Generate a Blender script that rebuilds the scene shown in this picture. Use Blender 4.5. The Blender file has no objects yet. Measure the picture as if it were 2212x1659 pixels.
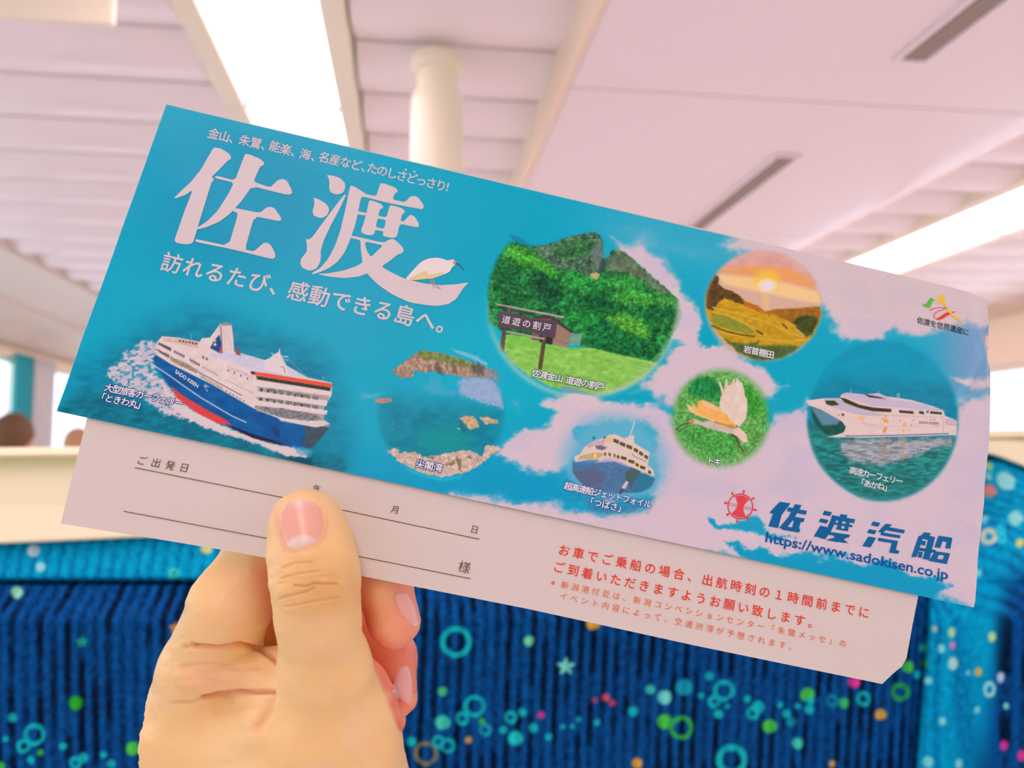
import bpy, bmesh, math, random
import numpy as np
from mathutils import Vector, Matrix
from mathutils.geometry import tessellate_polygon

# ------------------------------------------------------------------ camera
F = 1736.0                                   # focal length in pixels of the 2212 x 1659 frame
PITCH = math.atan(.0855); YAW = math.atan(.1302*math.cos(PITCH))
CAM = np.array([0.0, 0.0, 1.25])
fw = np.array([math.sin(YAW)*math.cos(PITCH), math.cos(YAW)*math.cos(PITCH), math.sin(PITCH)])
rt = np.array([math.cos(YAW), -math.sin(YAW), 0.0])
up = np.cross(rt, fw)
sc = bpy.context.scene
C = sc.collection
cd = bpy.data.cameras.new('camera'); cam = bpy.data.objects.new('camera', cd); C.objects.link(cam)
cd.sensor_fit = 'HORIZONTAL'; cd.sensor_width = 36.0; cd.lens = 36.0*F/2212
cd.clip_start = 0.01; cd.clip_end = 200
cam.matrix_world = Matrix(((rt[0], up[0], -fw[0], CAM[0]), (rt[1], up[1], -fw[1], CAM[1]), (rt[2], up[2], -fw[2], CAM[2]), (0, 0, 0, 1)))
cd.dof.use_dof = True; cd.dof.focus_distance = 0.192; cd.dof.aperture_fstop = 15.0
sc.camera = cam

# ------------------------------------------------------------------ light and exposure
w = bpy.data.worlds.new('world'); sc.world = w; w.use_nodes = True
bg = w.node_tree.nodes['Background']
bg.inputs[0].default_value = (0.84, 0.90, 1.12, 1); bg.inputs[1].default_value = 2.2
LAMP_STRENGTH = 6.7; LAMP_TINT = (1.0, .66, .72)
sc.view_settings.view_transform = 'Standard'; sc.view_settings.look = 'None'
sc.view_settings.gamma = 1.0; sc.view_settings.use_curve_mapping = False
sc.view_settings.exposure = -0.06
sc.cycles.max_bounces = 8; sc.cycles.diffuse_bounces = 5; sc.cycles.transparent_max_bounces = 12
sc.cycles.sample_clamp_indirect = 6.0

# ------------------------------------------------------------------ helpers
def ray(x, y):
    x = np.asarray(x, float); y = np.asarray(y, float)
    return fw + np.multiply.outer((x-1106)/F, rt) + np.multiply.outer((829.5-y)/F, up)
def at_depth(x, y, z):
    return CAM + ray(x, y)*np.asarray(z, float)[..., None]
def hit_axis(x, y, axis, val):
    d = ray(x, y); return CAM + d*((val-CAM[axis])/d[..., axis])[..., None]
def project(P):
    q = np.asarray(P)-CAM; z = q@fw
    return 1106+F*(q@rt)/z, 829.5-F*(q@up)/z, z
def lin(c):
    c = np.asarray(c, float)
    return np.where(c <= .04045, c/12.92, ((c+.055)/1.055)**2.4)
LIGHT = np.array([.80, .565, .60])           # the tint the photograph gives to white paper
def alb(c, k=1.0):                           # 0-255 colour seen in the photograph -> reflectance
    return np.clip(lin(np.asarray(c, float)/255.0)/LIGHT*.82*k, 0.0, .93)

def hsh(ix, iy, seed=0):
    n = (ix*374761393 + iy*668265263 + seed*1442695041) & 0xffffffff
    n = ((n ^ (n >> 13))*1274126177) & 0xffffffff
    return ((n ^ (n >> 16)) & 0xffff)/65535.0
def vnoise(x, y, seed=0):
    ix = np.floor(x).astype(np.int64); iy = np.floor(y).astype(np.int64)
    fx = x-ix; fy = y-iy; fx = fx*fx*(3-2*fx); fy = fy*fy*(3-2*fy)
    a = hsh(ix, iy, seed); b = hsh(ix+1, iy, seed); c = hsh(ix, iy+1, seed); d = hsh(ix+1, iy+1, seed)
    return (a*(1-fx)+b*fx)*(1-fy)+(c*(1-fx)+d*fx)*fy
def fbm(x, y, seed=0, o=4):
    s = 0; a = .5
    for k in range(o):
        s = s+a*vnoise(x*2**k+17*k, y*2**k-9*k, seed+k); a *= .5
    return s/(1-.5**o)
def sstep(a, b, x):
    t = np.clip((x-a)/(b-a), 0, 1); return t*t*(3-2*t)

class nt:
    """small node-material builder"""
    def __init__(s, name, rough=.6, color=(.8, .8, .8), attr=None, spec=.5, metal=0.0):
        s.m = bpy.data.materials.new(name); s.m.use_nodes = True
        s.t = s.m.node_tree; s.n = s.t.nodes; s.l = s.t.links
        s.p = s.n['Principled BSDF']; s.p.inputs['Roughness'].default_value = rough
        s.p.inputs['Base Color'].default_value = (*color, 1); s.p.inputs['Metallic'].default_value = metal
        s.p.inputs['Specular IOR Level'].default_value = spec
        if attr:
            a = s.n.new('ShaderNodeAttribute'); a.attribute_name = attr
            s.l.new(a.outputs['Color'], s.p.inputs['Base Color'])
    def noise_color(s, c1, c2, scale, detail=4, stretch=(1, 1, 1)):
        tc = s.n.new('ShaderNodeTexCoord'); mp = s.n.new('ShaderNodeMapping'); mp.inputs['Scale'].default_value = stretch
        n = s.n.new('ShaderNodeTexNoise'); n.inputs['Scale'].default_value = scale; n.inputs['Detail'].default_value = detail
        r = s.n.new('ShaderNodeValToRGB'); r.color_ramp.elements[0].color = (*c1, 1); r.color_ramp.elements[1].color = (*c2, 1)
        r.color_ramp.elements[0].position = .3; r.color_ramp.elements[1].position = .7
        s.l.new(tc.outputs['Object'], mp.inputs[0]); s.l.new(mp.outputs[0], n.inputs['Vector'])
        s.l.new(n.outputs['Fac'], r.inputs[0]); s.l.new(r.outputs[0], s.p.inputs['Base Color']); return s
    def bump(s, scale, strength, dist, detail=3, stretch=(1, 1, 1), kind='noise'):
        tc = s.n.new('ShaderNodeTexCoord'); mp = s.n.new('ShaderNodeMapping'); mp.inputs['Scale'].default_value = stretch
        if kind == 'noise':
            n = s.n.new('ShaderNodeTexNoise'); n.inputs['Detail'].default_value = detail
        else:
            n = s.n.new('ShaderNodeTexVoronoi')
        n.inputs['Scale'].default_value = scale
        b = s.n.new('ShaderNodeBump'); b.inputs['Strength'].default_value = strength; b.inputs['Distance'].default_value = dist
        s.l.new(tc.outputs['Object'], mp.inputs[0]); s.l.new(mp.outputs[0], n.inputs['Vector'])
        s.l.new(n.outputs[0], b.inputs['Height']); s.l.new(b.outputs[0], s.p.inputs['Normal']); return s

def mesh_np(name, V, Fq, mat=None, parent=None, col=None, smooth=True, loc=None):
    """mesh object from numpy vertices and equal-sized faces (or a list of faces)"""
    me = bpy.data.meshes.new(name); V = np.asarray(V, np.float32)
    if isinstance(Fq, np.ndarray):
        k = Fq.shape[1]; me.vertices.add(len(V)); me.vertices.foreach_set('co', V.ravel())
        me.loops.add(Fq.size); me.loops.foreach_set('vertex_index', Fq.ravel().astype(np.int32))
        me.polygons.add(len(Fq)); me.polygons.foreach_set('loop_start', np.arange(0, Fq.size, k, dtype=np.int32))
        me.update(calc_edges=True)
    else:
        me.from_pydata(V.tolist(), [], [list(map(int, f)) for f in Fq]); me.update()
    me.polygons.foreach_set('use_smooth', np.full(len(me.polygons), smooth))
    if col is not None:
        ca = me.color_attributes.new('Col', 'FLOAT_COLOR', 'POINT')
        ca.data.foreach_set('color', np.concatenate([col, np.ones((len(col), 1))], 1).astype(np.float32).ravel())
    if mat: me.materials.append(getattr(mat, 'm', mat))
    o = bpy.data.objects.new(name, me); C.objects.link(o)
    if loc is not None: o.location = loc
    if parent is not None: o.parent = parent
    return o
def tag(o, label=None, cat=None, group=None, kind=None):
    if label: o['label'] = label
    if cat: o['category'] = cat
    if group: o['group'] = group
    if kind: o['kind'] = kind
    return o
def empty(name, loc=(0, 0, 0)):
    o = bpy.data.objects.new(name, None); o.location = loc; o.empty_display_size = .05; C.objects.link(o); return o
def compact(V, Fq, col=None):
    u, inv = np.unique(Fq, return_inverse=True)
    return V[u], inv.reshape(Fq.shape), (None if col is None else col[u])
def grid_faces(nu, nv):                       # index = j*nu+i
    i, j = np.meshgrid(np.arange(nu-1), np.arange(nv-1)); a = (j*nu+i).ravel()
    return np.stack([a, a+1, a+1+nu, a+nu], 1)
def box_bm(bm, lo, hi, bev=0.0, seg=2):
    r = bmesh.ops.create_cube(bm, size=1.0)
    for v in r['verts']:
        v.co = Vector([(lo[k]+hi[k])/2+v.co[k]*(hi[k]-lo[k]) for k in range(3)])
    if bev:
        es = list({e for v in r['verts'] for e in v.link_edges})
        bmesh.ops.bevel(bm, geom=es, offset=bev, segments=seg, affect='EDGES', profile=.5)
def obj_bm(name, bm, mat, parent=None, smooth=False):
    me = bpy.data.meshes.new(name); bm.to_mesh(me); bm.free()
    me.materials.append(getattr(mat, 'm', mat))
    if smooth: me.polygons.foreach_set('use_smooth', [True]*len(me.polygons))
    o = bpy.data.objects.new(name, me); C.objects.link(o)
    if parent is not None: o.parent = parent
    return o
def box(name, lo, hi, mat, parent=None, bev=0.0):
    bm = bmesh.new(); box_bm(bm, lo, hi, bev); return obj_bm(name, bm, mat, parent)
def lathe(name, prof, cx, cy, mat, parent=None, n=48):
    V = []; Fc = []
    for r, z in prof:
        for k in range(n):
            a = 2*math.pi*k/n; V.append((cx+r*math.cos(a), cy+r*math.sin(a), z))
    for j in range(len(prof)-1):
        for k in range(n):
            Fc.append((j*n+k, j*n+(k+1) % n, (j+1)*n+(k+1) % n, (j+1)*n+k))
    o = mesh_np(name, V, Fc, mat, parent)
    m = o.modifiers.new('e', 'EDGE_SPLIT'); m.split_angle = math.radians(40); return o
def copy_to(o, loc, parent=None):
    c = o.copy(); C.objects.link(c); c.location = loc
    if parent is not None: c.parent = parent
    return c
# ================================================================== THE CABIN
CZ = 2.25; BZ = 2.15                         # ribbed ceiling, underside of the dropped duct box
WL = -2.6; WR = 3.9; Y0R = -5.0; Y1R = 13.0
m_ceil = nt('ceiling_paint', .24, (.91, .87, .86)).bump(60, .05, .002)
m_plank = nt('ceiling_plank', .30, (.93, .89, .86))
m_trim = nt('cream_trim', .35, (.95, .82, .60))
m_wall = nt('wall_paint', .5, tuple(alb((225, 190, 180)))).bump(40, .05, .002)
m_cream = nt('cream_enamel', .35, tuple(alb((250, 225, 190))))
m_sign = nt('cream_sign_face', .4, (.93, .90, .70))
m_dark = nt('dark_vent', .6, (.26, .22, .17))
nt_slat = nt('slat_metal', .5, (.50, .45, .36))
m_black = nt('black_plastic', .5, (.02, .02, .022))
m_floor = nt('carpet', .95).noise_color((.70, .66, .66), (.86, .82, .82), 60)
def emission(name, col, s):
    m = bpy.data.materials.new(name); m.use_nodes = True; t = m.node_tree
    for n in list(t.nodes): t.nodes.remove(n)
    e = t.nodes.new('ShaderNodeEmission'); o = t.nodes.new('ShaderNodeOutputMaterial')
    e.inputs[0].default_value = (*col, 1); e.inputs[1].default_value = s; t.links.new(e.outputs[0], o.inputs[0]); return m
m_lamp = emission('lit_diffuser', LAMP_TINT, LAMP_STRENGTH)

tag(box('floor', (-3.0, Y0R, -.05), (4.6, Y1R, 0), m_floor), kind='structure')
ceiling = empty('ceiling', (0, 0, CZ)); tag(ceiling, kind='structure')
# backing slab above the planks
slab = box('ceiling_slab', (-3.0, Y0R, .05), (4.6, Y1R, .11), m_ceil, ceiling)
# ribbed zones: one plank per 0.3 m, bowed, one mesh shared by the run
def plank_mesh(x0, x1):
    n = 10; V = []; Fc = []
    for x in (x0, x1):
        for k in range(n+1):
            t = k/n; V.append((x, t*.286, -.058*math.sin(math.pi*t)**.8*(1-.62*t)+.028))
        V.append((x, .286, .045)); V.append((x, 0, .045))
    s = n+3
    for k in range(n): Fc.append((k, k+1, s+k+1, s+k))
    Fc += [(n, n+1, s+n+1, s+n), (n+1, n+2, s+n+2, s+n+1), (n+2, 0, s, s+n+2), tuple(range(s-1, -1, -1)), tuple(range(s, 2*s))]
    return V, Fc
ymark = 1.965
for (x0, x1) in ((-1.915, -.53), (-.14, .375), (1.85, 2.235), (2.70, 4.10)):
    V, Fc = plank_mesh(x0, x1); first = None
    for k in range(-22, 33):
        y = ymark+.30*k
        if first is None:
            first = mesh_np('ceiling_plank', V, Fc, m_plank, ceiling, smooth=True, loc=(0, y, 0))
            mod = first.modifiers.new('e', 'EDGE_SPLIT'); mod.split_angle = math.radians(35)
        else: copy_to(first, (0, y, 0))
# long lamps: units 1.25 m long set end to end in both rows
def lamp(xa, xb, y, z, label, group):
    t = empty('ceiling_lamp', ((xa+xb)/2, y, z)); tag(t, label, 'lamp', group)
    w = (xb-xa)/2; L = 1.235
    box('diffuser', (-w, 0, .0), (w, L+.0145, .03), m_lamp, t)
    for s in (-1, 1):
        box('side_rail', (s*w-.002 if s > 0 else -w-.058, 0, -.014), (w+.058 if s > 0 else -w+.002, L+.012, .06), m_cream, t, .006)
    for s in (-1, 1): box('clip', (min(s*w, s*(w-.013)), -.018, -.006), (max(s*w, s*(w-.013)), .018, .02), m_cream, t, .002)
    return t
def lamp_row(xa, xb, y0, side, first):
    ahead = ['nearest the top edge of the picture', 'just above the edge of the sleeve', 'the next one on, behind the sleeve', 'fourth one ahead, behind the sleeve', 'fifth one ahead, behind the sleeve', 'sixth one ahead, behind the sleeve', 'seventh one ahead, behind the sleeve', 'eighth one ahead, behind the sleeve', 'ninth one ahead, behind the sleeve']
    back = ['directly overhead', 'first one behind the viewer', 'second one behind the viewer', 'third one behind the viewer', 'fourth one behind the viewer', 'fifth one behind the viewer']
    for k in range(-4, 9):
        w_ = ahead[k-first] if k >= first else back[first-1-k]
        lamp(xa, xb, y0+1.25*k, CZ-.006, 'bright lamp unit of the %s ceiling row, %s' % (side, w_), '%s row of ceiling lamps' % side)
lamp_row(-.469, -.205, 1.05, 'left', 0)
lamp_row(2.265, 2.655, .75, 'right', 1)
# dropped duct box with rounded right shoulder, split into panels with fine joints
trim = empty('trim_1', (0, 0, 0)); tag(trim, kind='structure')
prof = [(.385, CZ+.04), (.385, BZ+.004), (.389, BZ), (1.62, BZ), (1.70, BZ+.006), (1.76, BZ+.022), (1.81, BZ+.05), (1.85, CZ+.04)]
for k in range(-4, 11):
    ya = .682+1.2*k-1.2+.003; yb = ya+1.2-.006
    V = [(x, ya, z) for x, z in prof]+[(x, yb, z) for x, z in prof]; n = len(prof)
    Fc = [(i, i+1, n+i+1, n+i) for i in range(n-1)]+[tuple(range(n-1, -1, -1)), tuple(range(n, 2*n)), (n-1, 0, n, 2*n-1)]
    o = mesh_np('ceiling_panel', V, Fc, m_ceil, trim); mod = o.modifiers.new('e', 'EDGE_SPLIT'); mod.split_angle = math.radians(25)
box('edge_strip', (.366, Y0R, BZ-.006), (.384, Y1R, CZ+.03), m_trim, trim, .004)
# slot vents under the box
def vent(y0, y1, label):
    t = empty('ceiling_vent', (1.135, y0, BZ)); tag(t, label, 'vent', 'slot vents in the dropped ceiling')
    L = y1-y0
    box('backing', (-.030, 0, -.0045), (.030, L, -.0005), m_dark, t)
    for x0, x1 in ((-.043, -.030), (.030, .043)): box('frame', (x0, 0, -.009), (x1, L, -.0005), m_ceil, t, .002)
    for a, b in ((-.012, 0.0), (L, L+.012)): box('frame', (-.043, a, -.009), (.043, b, -.0005), m_ceil, t, .002)
    for x in (-.010, .010): box('slat', (x-.0035, .0, -.008), (x+.0035, L, -.004), nt_slat, t)

vent(.43, 1.635, 'long beige slot vent nearest the top right of the ceiling')
vent(2.245, 3.45, 'long beige slot vent further along the ceiling, above the sleeve')
vent(4.05, 5.25, 'third slot vent, far along the ceiling behind the paper sleeve')

# walls: lower part, window band with openings, upper part; soffit on the left
GL = bpy.data.materials.new('window_glass'); GL.use_nodes = True
_t = GL.node_tree; _n = _t.nodes
for _x in list(_n): _n.remove(_x)
_o = _n.new('ShaderNodeOutputMaterial'); _m = _n.new('ShaderNodeMixShader'); _a = _n.new('ShaderNodeBsdfTransparent'); _g = _n.new('ShaderNodeBsdfGlossy')
_g.inputs['Roughness'].default_value = .03; _m.inputs[0].default_value = .07
_t.links.new(_a.outputs[0], _m.inputs[1]); _t.links.new(_g.outputs[0], _m.inputs[2]); _t.links.new(_m.outputs[0], _o.inputs[0])

def side_wall(name, x, sgn, z0, z1, openings, ztop):
    """solid wall 6 cm thick outside x, with openings (ya, yb) between z0 and z1"""
    bm = bmesh.new(); lo, hi = (x-.06, x) if sgn < 0 else (x, x+.06)
    box_bm(bm, (lo, Y0R, 0), (hi, Y1R, z0)); box_bm(bm, (lo, Y0R, z1), (hi, Y1R, ztop))
    y = Y0R
    for ya, yb in openings:
        box_bm(bm, (lo, y, z0), (hi, ya, z1)); y = yb
    box_bm(bm, (lo, y, z0), (hi, Y1R, z1))
    return tag(obj_bm(name, bm, m_wall), kind='structure')
openL = [(-4.7, -3.1), (-2.8, -1.2), (-.9, .9), (1.15, 2.95), (3.2, 5.0), (5.3, 5.75), (6.15, 8.0), (8.3, 10.0), (10.3, 12.2)]
openR = [(-4.7, -3.1), (-2.8, -1.2), (-.9, .9), (1.15, 2.9), (3.1, 5.6), (5.9, 8.2), (8.5, 10.9)]
side_wall('wall_left', WL, -1, .80, 1.88, openL, 2.36)
side_wall('wall_right', WR+.1, 1, 1.20, 1.83, openR, 2.36)
nw = 0
for sgn, x, z0, z1, ops in ((-1, WL, .80, 1.88, openL), (1, WR+.1, 1.20, 1.83, openR)):
    for ya, yb in ops:
        nw += 1; t = empty('window_%d' % nw, (x, (ya+yb)/2, z0)); tag(t, kind='structure')
        hw = (yb-ya)/2; h = z1-z0; d0, d1 = (-.05, -.012) if sgn < 0 else (.012, .05)
        for a, b in ((-hw, -hw+.035), (hw-.035, hw)): box('window_frame', (d0, a, 0), (d1, b, h), m_cream, t, .004)
        for a, b in ((0, .035), (h-.035, h)): box('window_frame', (d0, -hw+.035, a), (d1, hw-.035, b), m_cream, t, .004)
        box('window_pane', ((d0+d1)/2-.003, -hw+.03, .03), ((d0+d1)/2+.003, hw-.03, h-.03), GL, t)
# left soffit: a shallow cornice, sloped board, and a pale band over the windows
def sweep(name, prof, mat, kindname=None):
    n = len(prof); V = [(x, Y0R+.001, z) for x, z in prof]+[(x, Y1R-.001, z) for x, z in prof]
    Fc = [(i, (i+1) % n, n+(i+1) % n, n+i) for i in range(n)]+[tuple(range(n-1, -1, -1)), tuple(range(n, 2*n))]
    o = mesh_np(name, V, Fc, mat); mod = o.modifiers.new('e', 'EDGE_SPLIT'); mod.split_angle = math.radians(30)
    return tag(o, kind='structure')
sweep('trim_2', [(-1.92, CZ+.04), (-1.92, CZ-.035), (-1.96, CZ-.045), (-2.10, CZ-.05), (-2.28, CZ-.115), (-2.30, CZ-.145), (-2.46, CZ-.20), (-2.52, CZ-.27), (-2.599, CZ-.30), (-2.599, CZ+.04)], m_wall)
sweep('trim_3', [(4.06, CZ+.04), (4.02, CZ-.03), (3.94, CZ-.10), (3.93, CZ-.33), (3.95, CZ-.39), (3.999, CZ-.40), (3.999, CZ+.04)], m_trim)
sweep('trim_4', [(-2.599, 1.93), (-2.56, 1.93), (-2.55, 1.90), (-2.56, 1.875), (-2.599, 1.875)], m_trim)
# end wall far ahead
tag(box('wall_far', (-2.66, Y1R, 0), (4.06, Y1R+.08, 2.36), m_wall), kind='structure')
tag(box('wall_back', (-2.66, Y0R-.08, 0), (4.06, Y0R, 2.36), m_wall), kind='structure')
# round pillar: base, shaft, narrow neck, collar
pil = empty('pillar', (.064, 1.93, 0)); tag(pil, 'round cream pillar with a narrow neck and collar under the ceiling', 'pillar')
lathe('shaft', [(.0, .03), (.064, .03), (.064, 2.105), (.062, 2.125), (.055, 2.14), (.0, 2.14)], 0, 0, m_cream, pil)
lathe('neck', [(.0, 2.13), (.050, 2.13), (.050, 2.20), (.0, 2.20)], 0, 0, m_cream, pil)
lathe('collar', [(.0, 2.190), (.058, 2.190), (.066, 2.198), (.067, 2.222), (.060, 2.23), (.0, 2.23)], 0, 0, m_cream, pil)
lathe('base_ring', [(.0, 0), (.085, 0), (.085, .02), (.066, .035), (.0, .035)], 0, 0, m_cream, pil)
# cream sign box under the ceiling, top left
a0 = hit_axis(245, 53, 1, 1.60); a1 = hit_axis(-260, 40, 1, 1.60)
sb = empty('hanging_panel', (0, 0, 0)); tag(sb, 'blank cream panel hanging below the ribbed ceiling at the top left corner', 'hanging panel')
box('body', (a1[0], 1.60, a0[2]), (a0[0], 1.616, a0[2]+.16), m_sign, sb, .006)
box('bracket', (a1[0]+.12, 1.601, a0[2]+.159), (a1[0]+.15, 1.613, CZ+.03), m_cream, sb)
box('bracket', (a0[0]-.15, 1.601, a0[2]+.159), (a0[0]-.12, 1.613, CZ+.03), m_cream, sb)
# curtains by the left windows
def curtain(name, y0, y1, mat, label, z0=.62, z1=1.90, waves=6, x=WL+.06):
    nu, nv = waves*14, 14; i, j = np.meshgrid(np.arange(nu), np.arange(nv)); s = (i/(nu-1)).ravel(); t = (j/(nv-1)).ravel()
    pin = 1-.35*np.exp(-((t-.35)/.3)**2)*0
    X = x+.022*np.sin(s*waves*2*math.pi)*(.6+.4*(1-t)); Y = y0+(y1-y0)*s*pin; Z = z0+(z1-z0)*t
    o = mesh_np(name, np.stack([X, Y, Z], 1), grid_faces(nu, nv), mat)
    md = o.modifiers.new('s', 'SOLIDIFY'); md.thickness = .003
    return tag(o, label, 'curtain')
m_teal = nt('teal_curtain', .9, (.05, .55, .62)).bump(300, .2, .001)
m_sheer = nt('beige_curtain', .9, tuple(alb((225, 195, 200)))).bump(300, .2, .001)
curtain('curtain', 5.58, 5.84, m_teal, 'teal curtain hanging beside the left windows above the dark haired head')
curtain('curtain', 5.85, 6.19, m_sheer, 'pale pinkish curtain between the teal curtain and the bright window', waves=4)
# ================================================================== THE SEAT IN FRONT
YS = .55                                      # nominal distance of its back
m_fab = nt('ribbed_seat_cloth', .85, attr='Col', spec=.08).bump(900, .35, .0008)
m_fab.p.inputs['Sheen Weight'].default_value = .0; m_fab.p.inputs['Sheen Roughness'].default_value = .5
# woven bubbles: x, y, radius, ring width (0 = dot, -1 = star), colour, as they lie on the cloth
T1 = (25, 165, 170); T2 = (70, 185, 160); G1 = (75, 180, 60); OR = (230, 155, 50); MG = (225, 50, 140); W1 = (150, 225, 205); GY = (190, 225, 130)
BUB = [(985,1386,32,7,T1),(1142,1384,11,0,(110,205,150)),(1222,1439,22,-1,(120,205,185)),(1281,1346,14,0,OR),(956,1493,10,0,(70,175,110)),
(1025,1525,22,5,T1),(999,1551,13,4,T1),(956,1560,16,0,T2),(1041,1558,7,0,G1),(1103,1549,12,4,T1),(1128,1538,9,0,T1),(1169,1544,8,0,MG),(1048,1576,12,4,(40,140,170)),
(1088,1576,9,0,T1),(1113,1594,16,0,(40,185,180)),(1152,1572,10,0,T1),(1185,1591,8,0,T1),(1216,1569,6,0,T1),(1236,1568,5,0,T1),(1249,1554,6,0,T1),(1289,1560,7,0,T1),
(1308,1506,8,0,(230,70,90)),(1323,1518,6,0,(230,70,90)),(1284,1511,5,0,(190,50,90)),(1404,1489,10,0,T2),(1435,1506,15,0,(110,205,195)),(1477,1484,18,0,(30,140,165)),
(1368,1536,11,0,T1),(1531,1460,9,0,T1),(1563,1491,21,5,T1),(1542,1515,12,4,T1),(1551,1542,9,0,T1),(1435,1558,16,0,G1),(1471,1571,24,5,(60,160,60)),(1012,1598,7,0,OR),
(920,1627,24,4,(125,110,70)),(947,1601,12,3,T1),(967,1610,14,3,T1),(889,1601,10,0,T1),(1375,1648,11,0,OR),(1580,1641,32,9,T1),
(1743,1500,15,0,G1),(1662,1568,15,0,G1),(1822,1518,11,0,(60,170,90)),(1844,1472,13,0,MG),(1901,1543,12,0,OR),(1864,1509,14,4,T1),(1797,1513,12,4,(20,120,150)),(1944,1494,18,5,(50,150,70)),
(1960,1440,13,0,G1),(1980,1457,9,0,T1),(1994,1399,9,0,T2),(1997,1433,9,0,(80,160,80)),(1722,1605,12,0,T2),(1797,1649,7,0,OR),(1614,1509,8,0,T1),(1637,1527,14,0,T1),
(1625,1540,12,4,T1),(1685,1522,7,0,T1),(1697,1541,9,0,T1),(1708,1559,11,0,(20,130,150)),(1722,1525,6,0,T1),(1747,1532,10,0,T1),(1749,1513,8,0,T1),(1550,1541,8,0,T1),(1571,1525,6,0,T1),(1514,1502,6,0,T1),
(2055,1366,11,0,GY),(2057,1394,8,0,(255,120,170)),(2032,1401,9,0,W1),(2058,1433,14,0,(200,230,190)),(2111,1451,9,0,OR),(2141,1375,11,0,GY),(2161,1463,11,0,(200,190,230)),(2135,1488,15,4,W1),
(2109,1533,7,0,W1),(2034,1557,8,0,W1),(2070,1649,10,0,W1),(2168,1610,11,0,MG),(2205,1632,12,0,MG),(2003,1470,8,0,W1),(2018,1358,7,0,(200,190,160)),(2090,1453,5,0,W1),(2173,1525,7,0,W1),(2003,1645,12,0,(120,200,230)),
(2175,1039,20,0,(150,230,205)),(2137,1060,14,0,(255,125,115)),(2193,1119,16,0,W1),(2134,1159,16,5,(235,200,160)),(2202,1173,9,0,(250,200,80)),(2163,1162,9,3,(60,190,225)),(2160,1143,8,3,(60,190,225)),(2148,1007,9,0,GY),(2140,1028,8,0,W1),(2125,1122,8,0,W1),(2156,1088,7,0,T1),(2112,1237,8,0,W1),
(74,1189,13,0,(200,195,235)),(89,1224,10,0,W1),(38,1279,13,0,(150,205,165)),(178,1386,15,-1,(45,155,115)),(164,1518,15,0,(50,155,30)),(75,1586,22,5,T1),(52,1611,13,4,T1),(28,1550,10,0,T1),(88,1625,7,0,G1),
(67,1641,9,0,T1),(137,1611,8,0,T1),(181,1636,11,0,T1),(164,1647,12,4,T1),(224,1629,7,0,T1),(241,1650,10,0,T1),(288,1616,15,0,G1),(14,1595,6,0,T1),(380,1356,15,-1,(225,130,50)),(447,1184,12,0,(245,210,110)),(2,1655,10,0,G1)]
rng = random.Random(5)
for k in range(70):                            # the print goes on where the sleeve and the hand cover it
    x = rng.uniform(350, 2000); y = rng.uniform(1180, 1640) if x < 850 else rng.uniform(1040, 1250)
    BUB.append((x, y, rng.choice((6, 8, 10, 14, 20)), rng.choice((0, 0, 4)), rng.choice((T1, T1, T2, G1, OR))))
for k in range(160):
    x = rng.uniform(-500, 2700); y = rng.uniform(1690, 2300); BUB.append((x, y, rng.choice((6, 8, 10, 14, 22)), rng.choice((0, 0, 5)), rng.choice((T1, T1, T2, G1, OR, MG))))
def strip_edge(y): return 2004-(y-1300)*.085
def seat_f(x, y):
    """relief of the seat back towards the viewer, metres, for nominal frame coordinates"""
    roll = .030*np.sin(np.clip((y-1085)/(1300-1085), 0, 1)*math.pi/2)**.9
    seam = .010*np.exp(-((y-1256+.02*x*0)/5.0)**2)
    pan = .024+.022*sstep(1256, 1345, y)-np.clip(y-1345, 0, 2000)*.317e-3*.16
    f = np.where(y < 1256, roll-.002, np.maximum(pan, 0))
    f = f-seam*(x < 2060)
    # wing on the right: a step, then a face turned to the left and a rounded outer shoulder
    xe = strip_edge(y); d = (x-xe)
    wing = .058*sstep(-15, 235, d)+.006*sstep(0, 14, d)
    f = f*(1-sstep(-40, 60, d)*.35)+wing-.007*np.exp(-(d/4.0)**2)
    shoulder = np.clip((1330-y)/330, 0, 1.3)**2*.075*sstep(0, 90, d)
    f = f-shoulder
    return f
st = 3.0
xs = np.arange(-330, 2560, st); ys = np.arange(930, 2060, st); nu, nv = len(xs), len(ys)
gx, gy = np.meshgrid(xs, ys); gx = gx.ravel(); gy = gy.ravel()
f = seat_f(gx, gy)
base = CAM+ray(gx, gy)*((YS-f-CAM[1])/ray(gx, gy)[:, 1])[:, None]
U = base[:, 0]; Zw = base[:, 2]
# ribs run down the cloth, broken here and there
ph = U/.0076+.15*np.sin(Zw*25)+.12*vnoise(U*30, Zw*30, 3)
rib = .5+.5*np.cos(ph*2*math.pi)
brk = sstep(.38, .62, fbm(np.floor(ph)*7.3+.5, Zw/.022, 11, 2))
fr = f+.0011*(rib**.7)
V = np.stack([U, YS-fr, Zw], 1)
# a backward-rolling top so the shell closes
ztop = np.interp(U, hit_axis(np.array([-330., 400, 1500, 2000, 2400]), np.array([992., 985, 968, 955, 940]), 1, YS)[:, 0], hit_axis(np.array([-330., 400, 1500, 2000, 2400]), np.array([992., 985, 968, 955, 940]), 1, YS)[:, 2])-.012
over = np.clip(Zw-ztop+.03, 0, None)
V[:, 1] += over**2*16; V[:, 2] = np.where(Zw > ztop, ztop+(Zw-ztop)*.25, Zw)
V[:, 1] += np.clip(Zw-ztop, 0, None)*4.0
px, py = gx, gy
fib = fbm(px/5, py/9, 21, 3)
navy = np.array([4., 64, 124]); navy2 = np.array([0., 18, 42]); teal = np.array([0., 140, 180]); teal2 = np.array([0., 102, 150])  # one cloth: teal paints it lit on the border, navy shaded on the panel
is_lit = (gx > strip_edge(gy)) | (gy < 1256)
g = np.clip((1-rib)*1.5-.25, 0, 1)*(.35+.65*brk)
g = g[:, None]
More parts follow.
